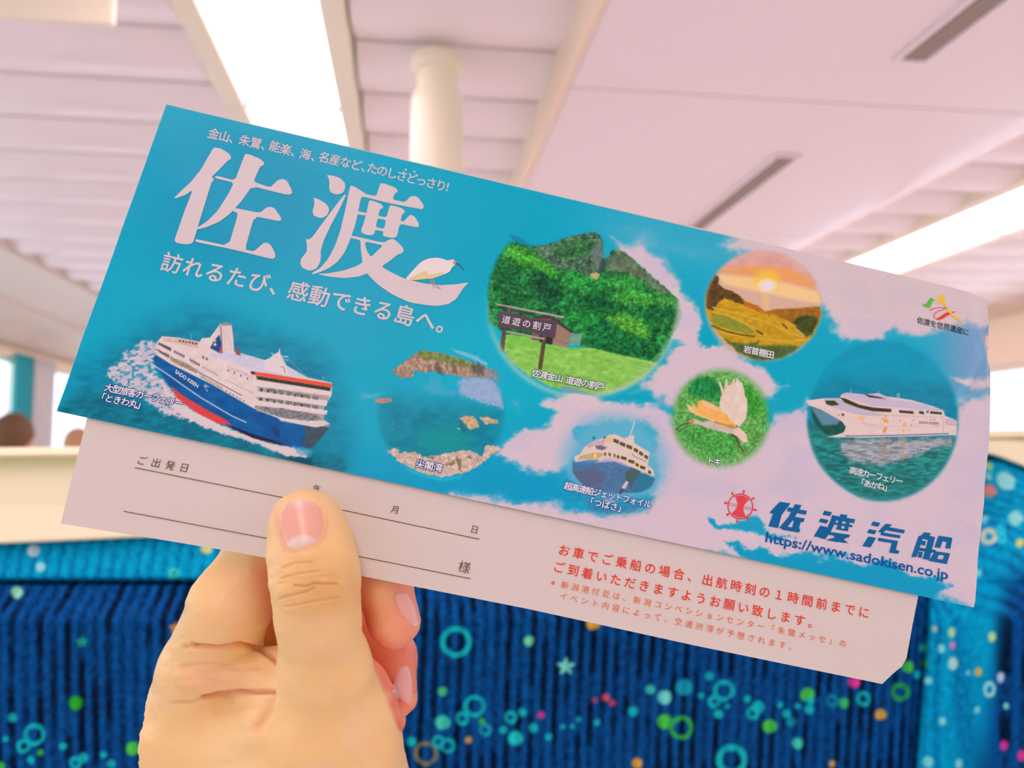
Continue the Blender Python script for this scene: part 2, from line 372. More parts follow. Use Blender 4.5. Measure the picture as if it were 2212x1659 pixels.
col_shaded = navy*(1-g)+navy2*g+(fib[:, None]-.5)*np.array([8, 50, 70])
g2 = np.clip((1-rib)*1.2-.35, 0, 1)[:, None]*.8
col_lit = teal*(1-g2)+teal2*g2+(fib[:, None]-.5)*np.array([10, 60, 60])
wing_shade = (sstep(-28, 28, gx-(2172-(gy-1250)*.13)+(fib-.5)*30)*sstep(1170, 1300, gy))[:, None]  # outer face of the wing painted back to the shaded tone
col_lit = col_lit*(1-wing_shade)+col_shaded*wing_shade
colr = np.where(is_lit[:, None], col_lit, col_shaded)
for bx, by, br, bw, bc in BUB:
    m = np.where((np.abs(px-bx) < br+9) & (np.abs(py-by) < br+9))[0]
    if not len(m): continue
    dx = px[m]-bx; dy = py[m]-by
    if bx > 2010 and by > 1250: dx = dx*1.3
    r = np.hypot(dx, dy)+(fib[m]-.5)*3
    if bw == 0: a = 1-sstep(br-3, br+3, r)
    elif bw > 0: a = 1-sstep(bw*.5, bw*.5+4.5, np.abs(r-br+bw*.5))
    else:
        an = np.arctan2(dy, dx)+math.pi/2; k = np.abs(((an/(2*math.pi)*5) % 1)-.5)*2
        a = 1-sstep(br*(.45+.5*k**1.6)-3, br*(.45+.5*k**1.6)+3, r)
    a = (a*(.82+.18*rib[m]))[:, None]
    colr[m] = colr[m]*(1-a)+np.array(bc, float)*a
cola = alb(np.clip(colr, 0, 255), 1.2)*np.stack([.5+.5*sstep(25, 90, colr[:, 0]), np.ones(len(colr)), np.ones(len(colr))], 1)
Fq = grid_faces(nu, nv)
fx = gx[Fq].mean(1); fy = gy[Fq].mean(1)
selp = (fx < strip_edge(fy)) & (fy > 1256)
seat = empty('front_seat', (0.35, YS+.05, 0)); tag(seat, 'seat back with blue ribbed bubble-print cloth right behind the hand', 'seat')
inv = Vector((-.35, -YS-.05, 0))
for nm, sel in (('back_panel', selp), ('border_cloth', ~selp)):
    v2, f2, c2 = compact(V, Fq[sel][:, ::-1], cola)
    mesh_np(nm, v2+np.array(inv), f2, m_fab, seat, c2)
# far side of the shell, cushion, arm posts, base
m_shell = nt('seat_shell', .7, (.03, .10, .19)).bump(300, .2, .001)
ul, ur = float(V[:, 0].min())-.35+.004, float(V[:, 0].max())-.35-.004
box('back_shell', (ul, -.015, .40), (ur, .035, 1.205), m_shell, seat, .014)
box('seat_cushion', (ul+.02, .05, .30), (ur-.02, .52, .44), m_shell, seat, .04)
box('seat_base', (ul+.08, .08, 0), (ur-.08, .46, .31), m_black, seat, .02)
# headrest cover: thick pale cloth over the top, lower hem uneven
m_cov = nt('headrest_cover_cloth', .8, tuple(alb((240, 214, 180)))).bump(500, .25, .0006)
nu, nv = 260, 60
ii, jj = np.meshgrid(np.arange(nu), np.arange(nv)); s = (ii/(nu-1)).ravel(); t = (jj/(nv-1)).ravel()
hx = -335+2895*s
hem = np.interp(hx, [-330, 0, 290, 500, 900, 1500, 2000, 2110, 2138, 2212, 2400, 2600], [1180, 1171, 1158, 1153, 1140, 1085, 990, 977, 978, 1005, 1075, 1120])
topy = np.interp(hx, [-330, 0, 400, 1500, 2000, 2150, 2212, 2600], [990, 985, 980, 962, 950, 945, 943, 935])
tt = np.clip(t/.62, 0, 1)                     # 0 hem .. 1 top edge, the rest goes over and down the far side
yy = hem+(topy-hem)*tt
b = hit_axis(hx, yy, 1, YS)
ff = np.maximum(seat_f(hx, np.maximum(yy, 1000)), 0)
bulge = .010*np.sin(tt*math.pi*.5)
yf = YS-np.where(hx > 1950, seat_f(hx, yy), ff)-.0095
b = CAM+ray(hx, yy)*(yf/ray(hx, yy)[:, 1])[:, None]
topv = t > .62
q = (t-.62)/.38
Yc = np.where(topv, yf+.10*q, yf+.02*tt**3); Zc = np.where(topv, b[:, 2]+.006*np.sin(q*math.pi)-.06*np.clip(q-.6, 0, 1), b[:, 2])
fold = .0015*np.sin(b[:, 0]*18+3*t)+.0015*fbm(b[:, 0]*6, b[:, 2]*10, 8)
cv = mesh_np('headrest_cover', np.stack([b[:, 0], Yc-fold, Zc], 1), grid_faces(nu, nv), m_cov, seat)
cv.data.transform(Matrix.Translation(inv))
md = cv.modifiers.new('s', 'SOLIDIFY'); md.thickness = .0022
tag(cv, 'cream cloth headrest cover draped over the top')
# ================================================================== THE PAPER SLEEVE
def _v(x, y): return np.stack([(np.asarray(x, float)-1106)/F, -(np.asarray(y, float)-829.5)/F, np.ones(np.shape(x))], -1)
TN = np.array([-0.09966901, -0.21075995, 0.97244349]); TD = .2*TN[2]     # the sheet's plane in camera axes
TNW = rt*TN[0]+up*TN[1]+fw*TN[2]
def zplane(x, y): return TD/(_v(x, y)@TN)
def relief(x, y):
    """unevenness of the sheet towards the viewer, metres"""
    x = np.asarray(x, float); y = np.asarray(y, float)
    h = .0012*np.sin((x-200)/2000*math.pi)*sstep(0, 1, (y-200)/1100)
    h = h+.0014*np.exp(-((x-2120-.12*(y-760))/14)**2-((y-765)/55)**2)-.0016*np.exp(-((x-2143)/10)**2-((y-740)/40)**2)
    h = h+.0007*np.exp(-((x-2095+.5*(y-820))/10)**2-((y-830)/60)**2)
    h = h+.00025*(fbm(x/160, y/120, 40, 2)-.5)*2
    h = h-.0030*sstep(2030, 2190, x)**2*sstep(900, 640, y)
    return h
FO = at_depth(1130., 800., zplane(1130, 800))  # origin of the sleeve
def PX(x, y, off=0.0):
    x = np.asarray(x, float); y = np.asarray(y, float)
    return at_depth(x, y, zplane(x, y))-np.multiply.outer(relief(x, y)+off, TNW)-FO
folder = empty('paper_sleeve', FO); tag(folder, 'printed paper ticket sleeve with blue sea, ferries and island pictures, held up in the hand', 'ticket sleeve')
m_print = nt('glossy_print', .30, attr='Col', spec=.16)
m_paper = nt('white_paper', .55, tuple(alb((219, 188, 184))), spec=.3).bump(900, .04, .0002)
def ink(name, c, k=1.0): return nt(name, .4, tuple(alb(c, k)), spec=.16)
R_EDGE = np.array([(2139,644),(2148,690),(2148,716),(2147,749),(2140,772),(2140,814),(2138,900),(2136,950),(2126,1048),(2125,1083),(2113,1197),(2106,1298),(2103,1312)], float)

class Canvas:
    def __init__(s, x, y, c): s.x, s.y, s.c = x, y, c
    def _put(s, m, a, col, noise=None):
        col = np.asarray(col, float)
        if noise is not None:
            amp, sx, sy, seed = noise
            col = col+(fbm(s.x[m]/sx, s.y[m]/sy, seed, 3)[:, None]-.5)*2*np.asarray(amp, float)
        a = a[:, None]; s.c[m] = s.c[m]*(1-a)+col*a
    def poly(s, P, col, soft=1.2, alpha=1.0, noise=None, rough=0, mask=None, seed=1):
        P = np.asarray(P, float); pad = soft+rough+1
        m = np.where((s.x > P[:, 0].min()-pad) & (s.x < P[:, 0].max()+pad) & (s.y > P[:, 1].min()-pad) & (s.y < P[:, 1].max()+pad))[0]
        if not len(m): return
        x = s.x[m]; y = s.y[m]
        if rough:
            x = x+(fbm(x/6, y/6, seed, 3)-.5)*2*rough; y = y+(fbm(x/6+50, y/6, seed+5, 3)-.5)*2*rough
        ins = np.zeros(len(m), bool); d = np.full(len(m), 1e9)
        for i in range(len(P)):
            x1, y1 = P[i-1]; x2, y2 = P[i]
            c = ((y1 > y) != (y2 > y)); den = (y2-y1) if y2 != y1 else 1e-9
            ins ^= c & (x < (x2-x1)*(y-y1)/den+x1)
            L2 = (x2-x1)**2+(y2-y1)**2+1e-9; t = np.clip(((x-x1)*(x2-x1)+(y-y1)*(y2-y1))/L2, 0, 1)
            d = np.minimum(d, np.hypot(x-x1-t*(x2-x1), y-y1-t*(y2-y1)))
        sd = np.where(ins, -d, d); a = (1-sstep(-soft, soft, sd))*alpha
        if mask is not None: a = a*mask(s.x[m], s.y[m])
        s._put(m, a, col, noise)
    def line(s, P, wd, col, soft=.9, alpha=1.0, mask=None, noise=None):
        P = np.asarray(P, float); pad = wd+soft+1
        m = np.where((s.x > P[:, 0].min()-pad) & (s.x < P[:, 0].max()+pad) & (s.y > P[:, 1].min()-pad) & (s.y < P[:, 1].max()+pad))[0]
        if not len(m): return
        x = s.x[m]; y = s.y[m]; d = np.full(len(m), 1e9)
        for i in range(1, len(P)):
            x1, y1 = P[i-1]; x2, y2 = P[i]; L2 = (x2-x1)**2+(y2-y1)**2+1e-9
            t = np.clip(((x-x1)*(x2-x1)+(y-y1)*(y2-y1))/L2, 0, 1); d = np.minimum(d, np.hypot(x-x1-t*(x2-x1), y-y1-t*(y2-y1)))
        a = (1-sstep(wd/2-soft, wd/2+soft, d))*alpha
        if mask is not None: a = a*mask(s.x[m], s.y[m])
        s._put(m, a, col, noise)
    def dash(s, p, q, n, w, h, col, fill=.6, slope=None):
        """a row of n small windows from p to q; w = along fraction, h = height"""
        p = np.array(p, float); q = np.array(q, float); st = (q-p)/n; up_ = np.array([.12, -1.0])*h if slope is None else np.array(slope)*h
        for k in range(n):
            a = p+st*k; b = a+st*fill; s.poly([a, b, b+up_, a+up_], col, soft=.7)
    def ell(s, cx, cy, rx, ry, col, soft=2, alpha=1.0, noise=None, mask=None, rot=0.0, warp=0, seed=9):
        R = max(rx, ry)*1.2+soft*2+warp
        m = np.where((np.abs(s.x-cx) < R) & (np.abs(s.y-cy) < R))[0]
        if not len(m): return
        x = s.x[m]-cx; y = s.y[m]-cy
        if warp:
            x = x+(fbm(s.x[m]/22, s.y[m]/22, seed, 4)-.5)*2*warp; y = y+(fbm(s.x[m]/22+31, s.y[m]/22, seed+3, 4)-.5)*2*warp
        c_, s_ = math.cos(rot), math.sin(rot); x, y = x*c_+y*s_, -x*s_+y*c_
        d = (np.hypot(x/rx, y/ry)-1)*min(rx, ry); a = (1-sstep(-soft, soft, d))*alpha
        if mask is not None: a = a*mask(s.x[m], s.y[m])
        s._put(m, a, col, noise)
def Z(ox, oy, k): return lambda *p: [(ox+a/k, oy+b/k) for a, b in p]
z1 = Z(100, 200, 3.318); z2 = Z(600, 300, 4.148); z3 = Z(100, 640, 3.352); z4 = Z(760, 720, 4.148); z5 = Z(1020, 480, 4.148)
z6 = Z(1400, 520, 5.53); z7 = Z(1700, 560, 3.072); z8 = Z(1400, 780, 5.925); z9 = Z(1180, 900, 6.914); zr = Z(1500, 1020, 3.456)
# ------------------------------------------------------------------ the printed picture on the cover
NU, NV = 1270, 430
ii, jj = np.meshgrid(np.arange(NU), np.arange(NV)); s = (ii/(NU-1)).ravel(); t = (jj/(NV-1)).ravel()
TL = np.array([360., 226.]); BL = np.array([122., 888.])
ty = (R_EDGE[:, 1]-644)/(1312-644)
gx = (TL[0]+(BL[0]-TL[0])*t)*(1-s)+np.interp(t, ty, R_EDGE[:, 0])*s
gy = (TL[1]+(BL[1]-TL[1])*t)*(1-s)+(644+(1312-644)*t)*s
gy = gy-3.5*(1-t)*sstep(.6, .97, s)*(1-sstep(.97, 1, s))
x, y = gx, gy
n1 = fbm(x/150, y/60, 3, 4); n2 = fbm(x/14, y/14, 7, 3)
base = np.array([0., 158, 188])+np.zeros((len(x), 3))
def mixc(c, a):
    global base
    base = base*(1-a[:, None])+np.asarray(c, float)*a[:, None]
mixc((0, 140, 178), sstep(1.0, .2, np.hypot((x-520)/360, (y-440)/260))*.75)
mixc((0, 150, 185), sstep(1.0, .2, np.hypot((x-800)/260, (y-600)/200))*.5)
mixc((0, 170, 195), sstep(1.1, .3, np.hypot((x-1080)/240, (y-780)/170))*.7)
mixc((0, 148, 190), sstep(930, 1040, y)*sstep(740, 780, x))
mixc((60, 165, 195), sstep(1150, 1400, x)*sstep(620, 420, y-(x-1100)*.23)*.8)
mixc((0, 160, 195), (n1-.5).clip(0, 1)*.8)
mixc((120, 152, 190), sstep(1960, 2110, x)*sstep(640, 700, y)*(1-sstep(840, 880, y)))  # grey-blue glare on the sheet's right side, painted into the print
cv_ = Canvas(x, y, base)
# clouds: blobs, pushed about by noise
wx = x+(fbm(x/60, y/45, 31, 5)-.5)*64+(fbm(x/11, y/9, 33, 3)-.5)*16; wy = y+(fbm(x/60+9, y/45, 37, 5)-.5)*46+(fbm(x/11, y/9, 34, 3)-.5)*14
FC = Canvas(wx, wy, np.zeros((len(x), 1)))
for P, v, sf in (
 ([(1330,530),(1390,522),(1432,556),(1445,600),(1490,640),(1512,690),(1478,706),(1440,650),(1400,605),(1350,562)], .95, 16),
 ([(1430,720),(1488,690),(1504,740),(1560,752),(1650,800),(1690,832),(1660,858),(1590,852),(1480,876),(1415,856),(1385,824),(1440,790),(1465,740)], 1, 16),
 ([(1550,520),(1640,490),(1900,560),(2120,600),(2160,660),(2150,692),(2100,694),(2060,706),(1990,712),(1920,706),(1890,732),(1830,726),(1790,706),(1770,660),(1700,600)], 1, 20),
 ([(1240,480),(1330,480),(1500,520),(1600,560),(1500,560),(1400,530)], .35, 30),
 ([(1365,888),(1420,876),(1450,895),(1560,960),(1640,940),(1680,905),(1740,880),(1800,930),(1850,1000),(1950,1010),(2010,950),(2030,880),(2060,870),(2100,862),(2170,850),(2170,1340),(2050,1300),(1990,1290),(1900,1280),(1800,1250),(1640,1210),(1520,1200),(1450,1190),(1300,1160),(1100,1130),(960,1100),(960,1064),(1100,1078),(1200,1092),(1300,1112),(1400,1080),(1425,1000),(1410,930)], 1, 18),
 ([(1180,868),(1240,850),(1330,866),(1390,888),(1370,912),(1300,902),(1230,925),(1245,965),(1220,1005),(1150,1016),(1076,992),(1086,950),(1140,926),(1176,926),(1205,900)], 1, 14),
 ([(2050,818),(2160,804),(2160,834),(2080,842)], .7, 10), ([(1105,872),(1140,868),(1135,892),(1110,890)], .35, 8), ([(780,852),(850,850),(840,868),(790,868)], .45, 8)):
    FC.poly(P, (v,), soft=sf*1.5)
for P, v, sf in (
 ([(1545,1118),(1640,1122),(1660,1140),(1720,1148),(1700,1168),(1620,1150),(1550,1138)], .75, 8),
 ([(1550,1170),(1640,1176),(1710,1202),(1690,1216),(1600,1200)], .85, 8),
 ([(1620,1196),(1700,1188),(1780,1192),(1900,1212),(2010,1242),(2060,1275),(1990,1310),(1850,1275),(1720,1245),(1640,1222)], .9, 14),
 ([(1500,705),(1535,712),(1545,745),(1510,742)], 1, 8), ([(1740,800),(1790,750),(1850,730),(1880,740),(1760,850),(1700,860)], .8, 16), ([(1745,1010),(1746,1010),(1746,1012)], .1, 3)):
    m_ = FC.c.copy(); FC.poly(P, (0,), soft=sf, alpha=v)
cl = FC.c[:, 0]
cl = np.clip(cl*(.70+.6*fbm(x/26, y/20, 51, 4)), 0, 1)
cl = sstep(.12, .78, cl)
shade = fbm(x/90, y/50, 61, 3)
cc = np.array([216., 184, 196])*(1-sstep(.45, .8, shade)[:, None]*.35)+np.array([190., 172, 205])*sstep(.45, .8, shade)[:, None]*.35
cc = np.where(((y < 700-(2000-x)*.1) & (x > 1550))[:, None], cc*.55+np.array([222., 190, 185])*.45, cc)
base[:] = base*(1-cl[:, None])+cc*cl[:, None]
# left: sea around the big ferry
K = cv_
K.poly([(150,800),(320,700),(420,660),(700,760),(757,900),(757,1025),(122,892)], (0,120,150), soft=45, alpha=.75, noise=((10,25,25),30,12,4))
K.poly([(125,885),(190,840),(420,905),(560,950),(700,985),(757,1000),(757,1030),(122,896)], (4,105,128), soft=14, alpha=.85, noise=((8,30,28),16,6,5), mask=lambda a,b: (1-sstep(735,760,a)))
# wake
K.poly(z3((700,315),(790,330),(800,430),(760,480),(870,640),(990,760),(1100,860),(1300,950),(1600,1060),(1900,1120),(1900,1170),(1750,1160),(1500,1060),(1250,985),(1050,905),(850,850),(700,740),(560,660),(430,570),(470,500),(560,450),(560,415),(620,380)), (205,180,195), soft=4, rough=7, noise=((25,18,18),7,5,6), mask=lambda a,b: .25+.75*sstep(.30,.52,fbm(a/9,b/5,8,3)))
K.poly(z3((830,600),(900,700),(1050,820),(1300,950),(1600,1060),(1860,1115),(1900,1170),(1750,1160),(1500,1060),(1250,985),(1050,905),(900,800)), (222,192,196), soft=3, rough=3)
K.poly(z3((1700,1165),(1920,1175),(1940,1230),(1850,1215)), (5,75,100), soft=3, rough=2)
# hull
K.poly(z3((775,450),(790,425),(1100,590),(1400,745),(1700,880),(1860,925),(2055,945),(1975,1050),(1930,1095),(1860,1105),(1700,1080),(1500,1010),(1300,930),(1100,830),(900,660),(800,520)), (0,84,148), soft=1.2, noise=((6,14,18),20,14,3))
K.poly(z3((1870,930),(2055,945),(1990,1030),(1932,1097),(1850,1085),(1880,1010)), (66,78,88), soft=3.5, noise=((10,10,8),6,6,3))
K.poly(z3((900,650),(1000,725),(1150,815),(1300,895),(1350,940),(1250,925),(1100,850),(950,740)), (222,62,66))
K.poly(z3((1300,925),(1500,1000),(1700,1062),(1720,1084),(1500,1030),(1340,955)), (30,32,58))
K.line(z3((758,486),(900,580),(1000,652),(1120,735),(1250,812),(1350,870),(1450,915)), 2.0, (214,206,222))
K.poly(z3((1640,950),(1700,975),(1690,1030),(1650,1010)), (20,60,105), soft=2)
# white superstructure
sup = z3((800,335),(840,290),(960,300),(1110,330),(1130,303),(1185,300),(1260,200),(1345,207),(1365,400),(1500,440),(1600,470),(1640,430),(1690,400),(1735,500),(1890,590),(2070,630),(2068,720),(2020,790),(2000,850),(1985,880),(2060,930),(1940,950),(1700,892),(1500,812),(1200,640),(900,490),(790,420))
K.poly(sup, (226,194,192), soft=1.0, noise=((8,8,10),14,10,7))
K.poly(z3((845,300),(960,305),(1105,332),(1100,375),(980,350),(850,325)), (214,170,160), noise=((20,20,20),4,3,2))
K.dash((100+960/3.352,640+330/3.352),(100+1100/3.352,640+352/3.352),6,0,4,(90,60,60))
K.poly(z3((1365,405),(1500,440),(1600,470),(1700,490),(1890,590),(1600,575),(1490,545),(1400,500),(1200,430),(1190,410)), (205,188,208), noise=((10,8,8),8,6,2))
# funnel
K.poly(z3((1187,375),(1215,320),(1256,278),(1270,350),(1252,412)), (22,70,135)); K.poly(z3((1252,412),(1268,345),(1272,415)), (222,64,60))
K.ell(100+1222/3.352,640+322/3.352,2.4,2.8,(225,195,110),.8); K.ell(100+1222/3.352,640+350/3.352,3.0,3.4,(225,195,110),.8)
K.line(z3((1262,210),(1268,280),(1275,410)), 1.6, (50,50,70)); K.line(z3((1345,212),(1358,300),(1362,400)), 1.2, (110,90,100))
for a in (1285,1305,1325): K.line(z3((a,225),(a+12,400)), .9, (200,172,176))
K.poly(z3((1265,195),(1300,190),(1340,200),(1338,215),(1268,212)), (150,130,140), rough=1.5); K.poly(z3((1370,390),(1400,375),(1410,430),(1375,425)), (140,80,90), rough=1.5)
# mast and rigging
K.line(z3((1690,385),(1690,480)), 2.4, (226,200,205)); K.line(z3((1632,415),(1690,440),(1752,438)), 1.8, (226,200,205)); K.line(z3((1655,445),(1750,465)), 1.6, (220,196,202))
K.poly(z3((1570,470),(1640,440),(1730,480),(1760,570),(1590,540)), (226,196,200)); K.line(z3((1735,440),(1890,590)), .7, (190,190,205), alpha=.8)
K.line(z3((1700,510),(1725,520),(1730,555)), 1.6, (120,110,120)); K.line(z3((1050,275),(1050,310)), .8, (215,200,205)); K.line(z3((2005,585),(2008,625)), .9, (215,200,205))
# deck lines and windows along the side
K.line(z3((795,385),(900,440),(1100,548),(1250,630),(1420,722)), 1.5, (60,50,95))
K.poly(z3((815,335),(905,375),(905,400),(812,352)), (95,80,90), rough=1)
K.poly(z3((810,385),(890,425),(890,450),(815,405)), (110,95,95), rough=1.5)
for p,q,n,h,c in (((925,410),(1005,450),6,9,(50,45,60)),((1040,470),(1115,512),6,9,(50,45,60)),((1130,520),(1250,585),7,8,(170,145,155)),((1300,612),(1500,710),12,4,(180,150,160)),((1300,690),(1450,775),6,4,(120,110,125)),((1395,485),(1500,515),7,3,(190,165,175)),((1130,450),(1180,472),2,9,(110,100,105))):
    K.dash(*z3(p,q),n,0,h/1.6,c)
K.poly(z3((900,440),(990,475),(1100,535),(1090,560),(980,510),(900,465)), (150,130,112), noise=((45,45,35),3,2,5), rough=1)
K.poly(z3((1110,560),(1280,660),(1290,690),(1120,590)), (190,165,140), noise=((40,40,30),3,2,6), rough=1)
K.poly(z3((1310,500),(1500,575),(1500,600),(1320,530)), (214,180,184), noise=((30,28,28),3,2,6))
for a,b in ((1320,540),(1365,555),(1412,578),(1460,598)): K.ell(100+a/3.352,640+b/3.352,1.8,2.6,(110,95,105),.8)
# bridge front: orange-red roof edge, dark glass, four pale decks
K.poly(z3((1520,578),(2062,662),(2060,690),(1530,606)), (70,62,52), noise=((20,18,10),3,3,5))
K.dash(*z3((1540,604),(2060,688)),14,0,6,(44,48,40),fill=.8)
K.poly(z3((1490,548),(1600,560),(2070,636),(2068,664),(1600,590),(1495,570)), (232,78,56)); K.poly(z3((1480,545),(1512,548),(1515,566),(1488,566)), (50,40,50))
for (a,b,h) in ((1525,655,36),(1520,722,34),(1518,790,48)):
    K.poly(z3((a,b),(2050 if a>1520 else 2015,b+68),(2045 if a>1520 else 2010,b+68+h),(a+15,b+h)), (172,150,154), noise=((20,18,20),5,5,4))
    K.dash(*z3((a+25,b+h),(1990,b+66+h)),9,0,h/5.2,(70,64,62),fill=.38)
    K.dash(*z3((a+90,b+h),(1990,b+66+h)),6,0,h/5.0,(120,112,110),fill=.7)
for b in (700,762): K.poly(z3((1515,b),(2040,b+68),(2030,b+98),(1520,b+28)), (226,196,198))
K.poly(z3((1510,800),(1700,812),(1980,868),(1990,900),(1880,905),(1690,880),(1520,830)), (128,120,124), noise=((60,55,55),3,3,4), rough=2)
K.poly(z3((1680,885),(1850,915),(2050,928),(1960,952),(1860,935),(1700,905)), (214,190,196))
K.line(z3((1510,812),(1690,885),(1860,930),(2050,945)), 1.3, (232,206,208))
K.poly(z3((1780,1085),(1850,1090),(1930,1120),(1920,1170),(1840,1150)), (70,150,185), rough=3, alpha=.6)
K.line(z3((1150,640),(1180,660),(1145,650),(1170,690)), 1.2, (215,200,215))

# bay picture
M5 = lambda a,b: 1-sstep(.90,1.02,np.hypot((a-953)/142,(b-893)/139))
K.ell(953,893,146,143,(0,128,150),16,.0)
K.poly([(820,860),(1090,880),(1095,1000),(1000,1040),(860,1020),(800,940)], (0,118,140), soft=40, alpha=.75, mask=M5, noise=((4,22,20),20,12,5))
K.ell(960,955,52,30,(0,150,145),24,.65,mask=M5)
K.poly(z4((950,440),(1000,400),(1220,400),(1340,480),(1370,690),(1200,640),(960,560)), (165,165,200), soft=6, rough=7, alpha=.9, mask=M5, noise=((12,10,8),8,5,4))
K.poly(z4((640,500),(700,400),(780,400),(800,490),(930,520),(950,560),(760,560)), (80,160,195), soft=5, rough=7, alpha=.7)
K.poly(z4((890,140),(1000,165),(1120,210),(1220,280),(1200,300),(1060,230),(940,180)), (150,180,205), soft=3, rough=2, alpha=.8)
K.poly(z4((370,330),(440,280),(520,220),(640,160),(760,175),(900,210),(1060,260),(1200,310),(1290,340),(1320,440),(1220,410),(1140,400),(940,390),(740,350),(640,355),(560,330),(555,400),(470,405),(380,370)), (168,130,112), soft=1.2, rough=4, noise=((60,45,42),5,7,6))
K.poly(z4((620,165),(760,180),(900,215),(1060,270),(1190,320),(1080,330),(980,290),(860,270),(760,240),(660,250),(600,210)), (105,125,52), soft=3, rough=6, alpha=.8, noise=((40,35,25),5,5,9))
for a in (760,900,1080,1130): K.poly(z4((a,260),(a+40,300),(a+60,385),(a+10,370),(a-10,320)), (75,70,72), soft=3, rough=5, alpha=.65)
K.poly(z4((1180,330),(1330,350),(1330,430),(1280,440),(1220,400)), (110,140,170), soft=4, rough=5, alpha=.6)
K.poly(z4((200,600),(290,582),(350,590),(365,612),(280,632),(210,625)), (190,130,120), soft=1.5, rough=2, noise=((40,30,30),3,3,3))
K.poly(z4((965,770),(1010,745),(1090,750),(1120,790),(1140,850),(1100,860),(1050,872),(1020,820)), (205,160,122), soft=1.2, rough=2.5, noise=((40,35,35),4,4,3))
K.poly(z4((1140,755),(1220,755),(1300,780),(1310,815),(1250,810),(1200,828)), (200,158,125), soft=1.2, rough=2.5, noise=((40,35,30),4,4,3))
K.poly(z4((970,790),(1010,840),(1050,880),(1000,900),(960,850)), (0,100,110), soft=3, alpha=.6)
K.poly(z4((930,850),(970,858),(965,870)), (190,190,190), soft=.8)
K.poly(z4((315,1055),(380,1030),(420,1045),(415,1080),(480,1070),(580,1070),(640,1110),(720,1100),(860,1075),(980,1055),(1100,1062),(1160,1100),(1200,1010),(1300,1010),(1340,1040),(1250,1100),(1180,1160),(1050,1240),(930,1270),(800,1290),(640,1260),(540,1220),(440,1170),(370,1100)), (210,172,160), soft=1.5, rough=4, noise=((38,36,36),5,5,8))
for P in (((930,1110),(970,1130),(985,1250),(950,1200)),((660,1110),(760,1110),(720,1135)),((1030,1110),(1070,1100),(1060,1130)),((830,1180),(930,1140),(900,1190))): K.poly(z4(*P), (110,100,55), soft=1.5, rough=3, alpha=.8)
for P in (((700,1150),(760,1200),(740,1270)),((860,1100),(880,1180),(900,1250)),((1100,1080),(1130,1140),(1090,1200)),((560,1080),(600,1160),(570,1215))): K.line(z4(*P), 1.5, (120,85,75), alpha=.7)
K.poly(z4((440,1180),(560,1240),(800,1300),(1000,1275),(980,1300),(780,1330),(540,1260)), (60,185,205), soft=4, rough=4, alpha=.6)

# gold-mine hill picture
H = lambda c,r,x0,y0: (lambda a,b: 1-sstep(.93,1.03,np.hypot((a-x0)/c,(b-y0)/r)))
M1 = H(212,207,1259,657)
def m1s(a,b): return M1(a,b)
K.ell(1259,657,206,201,(205,190,190),12,.0)
K.poly(z5((330,110),(420,140),(540,215),(480,240),(380,190)), (0,120,150), soft=4, alpha=.8)
hill = z5((130,640),(150,480),(220,300),(300,180),(340,165),(400,190),(470,215),(560,230),(680,200),(800,170),(900,125),(1040,98),(1130,110),(1165,180),(1160,330),(1230,310),(1240,260),(1290,240),(1370,280),(1480,370),(1600,480),(1740,600),(1850,700),(1880,850),(1800,1000),(1700,1200),(1640,1280),(1200,1180),(850,1080),(300,1010),(140,900))
K.poly(hill, (30,115,55), soft=1.6, rough=3, mask=m1s, noise=((32,60,32),9,8,12))
K.poly(z5((520,225),(680,200),(900,125),(1040,98),(1130,110),(1165,180),(1160,330),(1140,460),(1060,500),(900,440),(760,440),(640,330)), (78,108,84), soft=5, rough=5, mask=m1s, noise=((36,36,30),6,9,13))
K.poly(z5((700,240),(860,180),(1000,150),(1080,180),(1040,300),(900,330),(780,330)), (50,110,60), soft=6, rough=8, alpha=.8, noise=((30,40,25),6,6,17))
K.poly(z5((1075,250),(1150,180),(1160,340),(1145,440),(1100,400)), (110,115,120), soft=3, rough=4, alpha=.8, noise=((25,25,25),5,8,14))
K.poly(z5((1160,330),(1240,310),(1290,245),(1380,290),(1500,400),(1640,520),(1760,640),(1700,650),(1500,520),(1360,450),(1240,460),(1180,420)), (96,112,88), soft=5, rough=4, mask=m1s, noise=((30,34,26),6,7,15))
K.poly(z5((1160,330),(1200,330),(1190,440),(1150,480),(1120,460)), (45,70,70), soft=3, rough=4, alpha=.8)
K.poly(z5((1050,470),(1110,455),(1140,480),(1110,520),(1070,505)), (190,165,110), soft=2, rough=3)
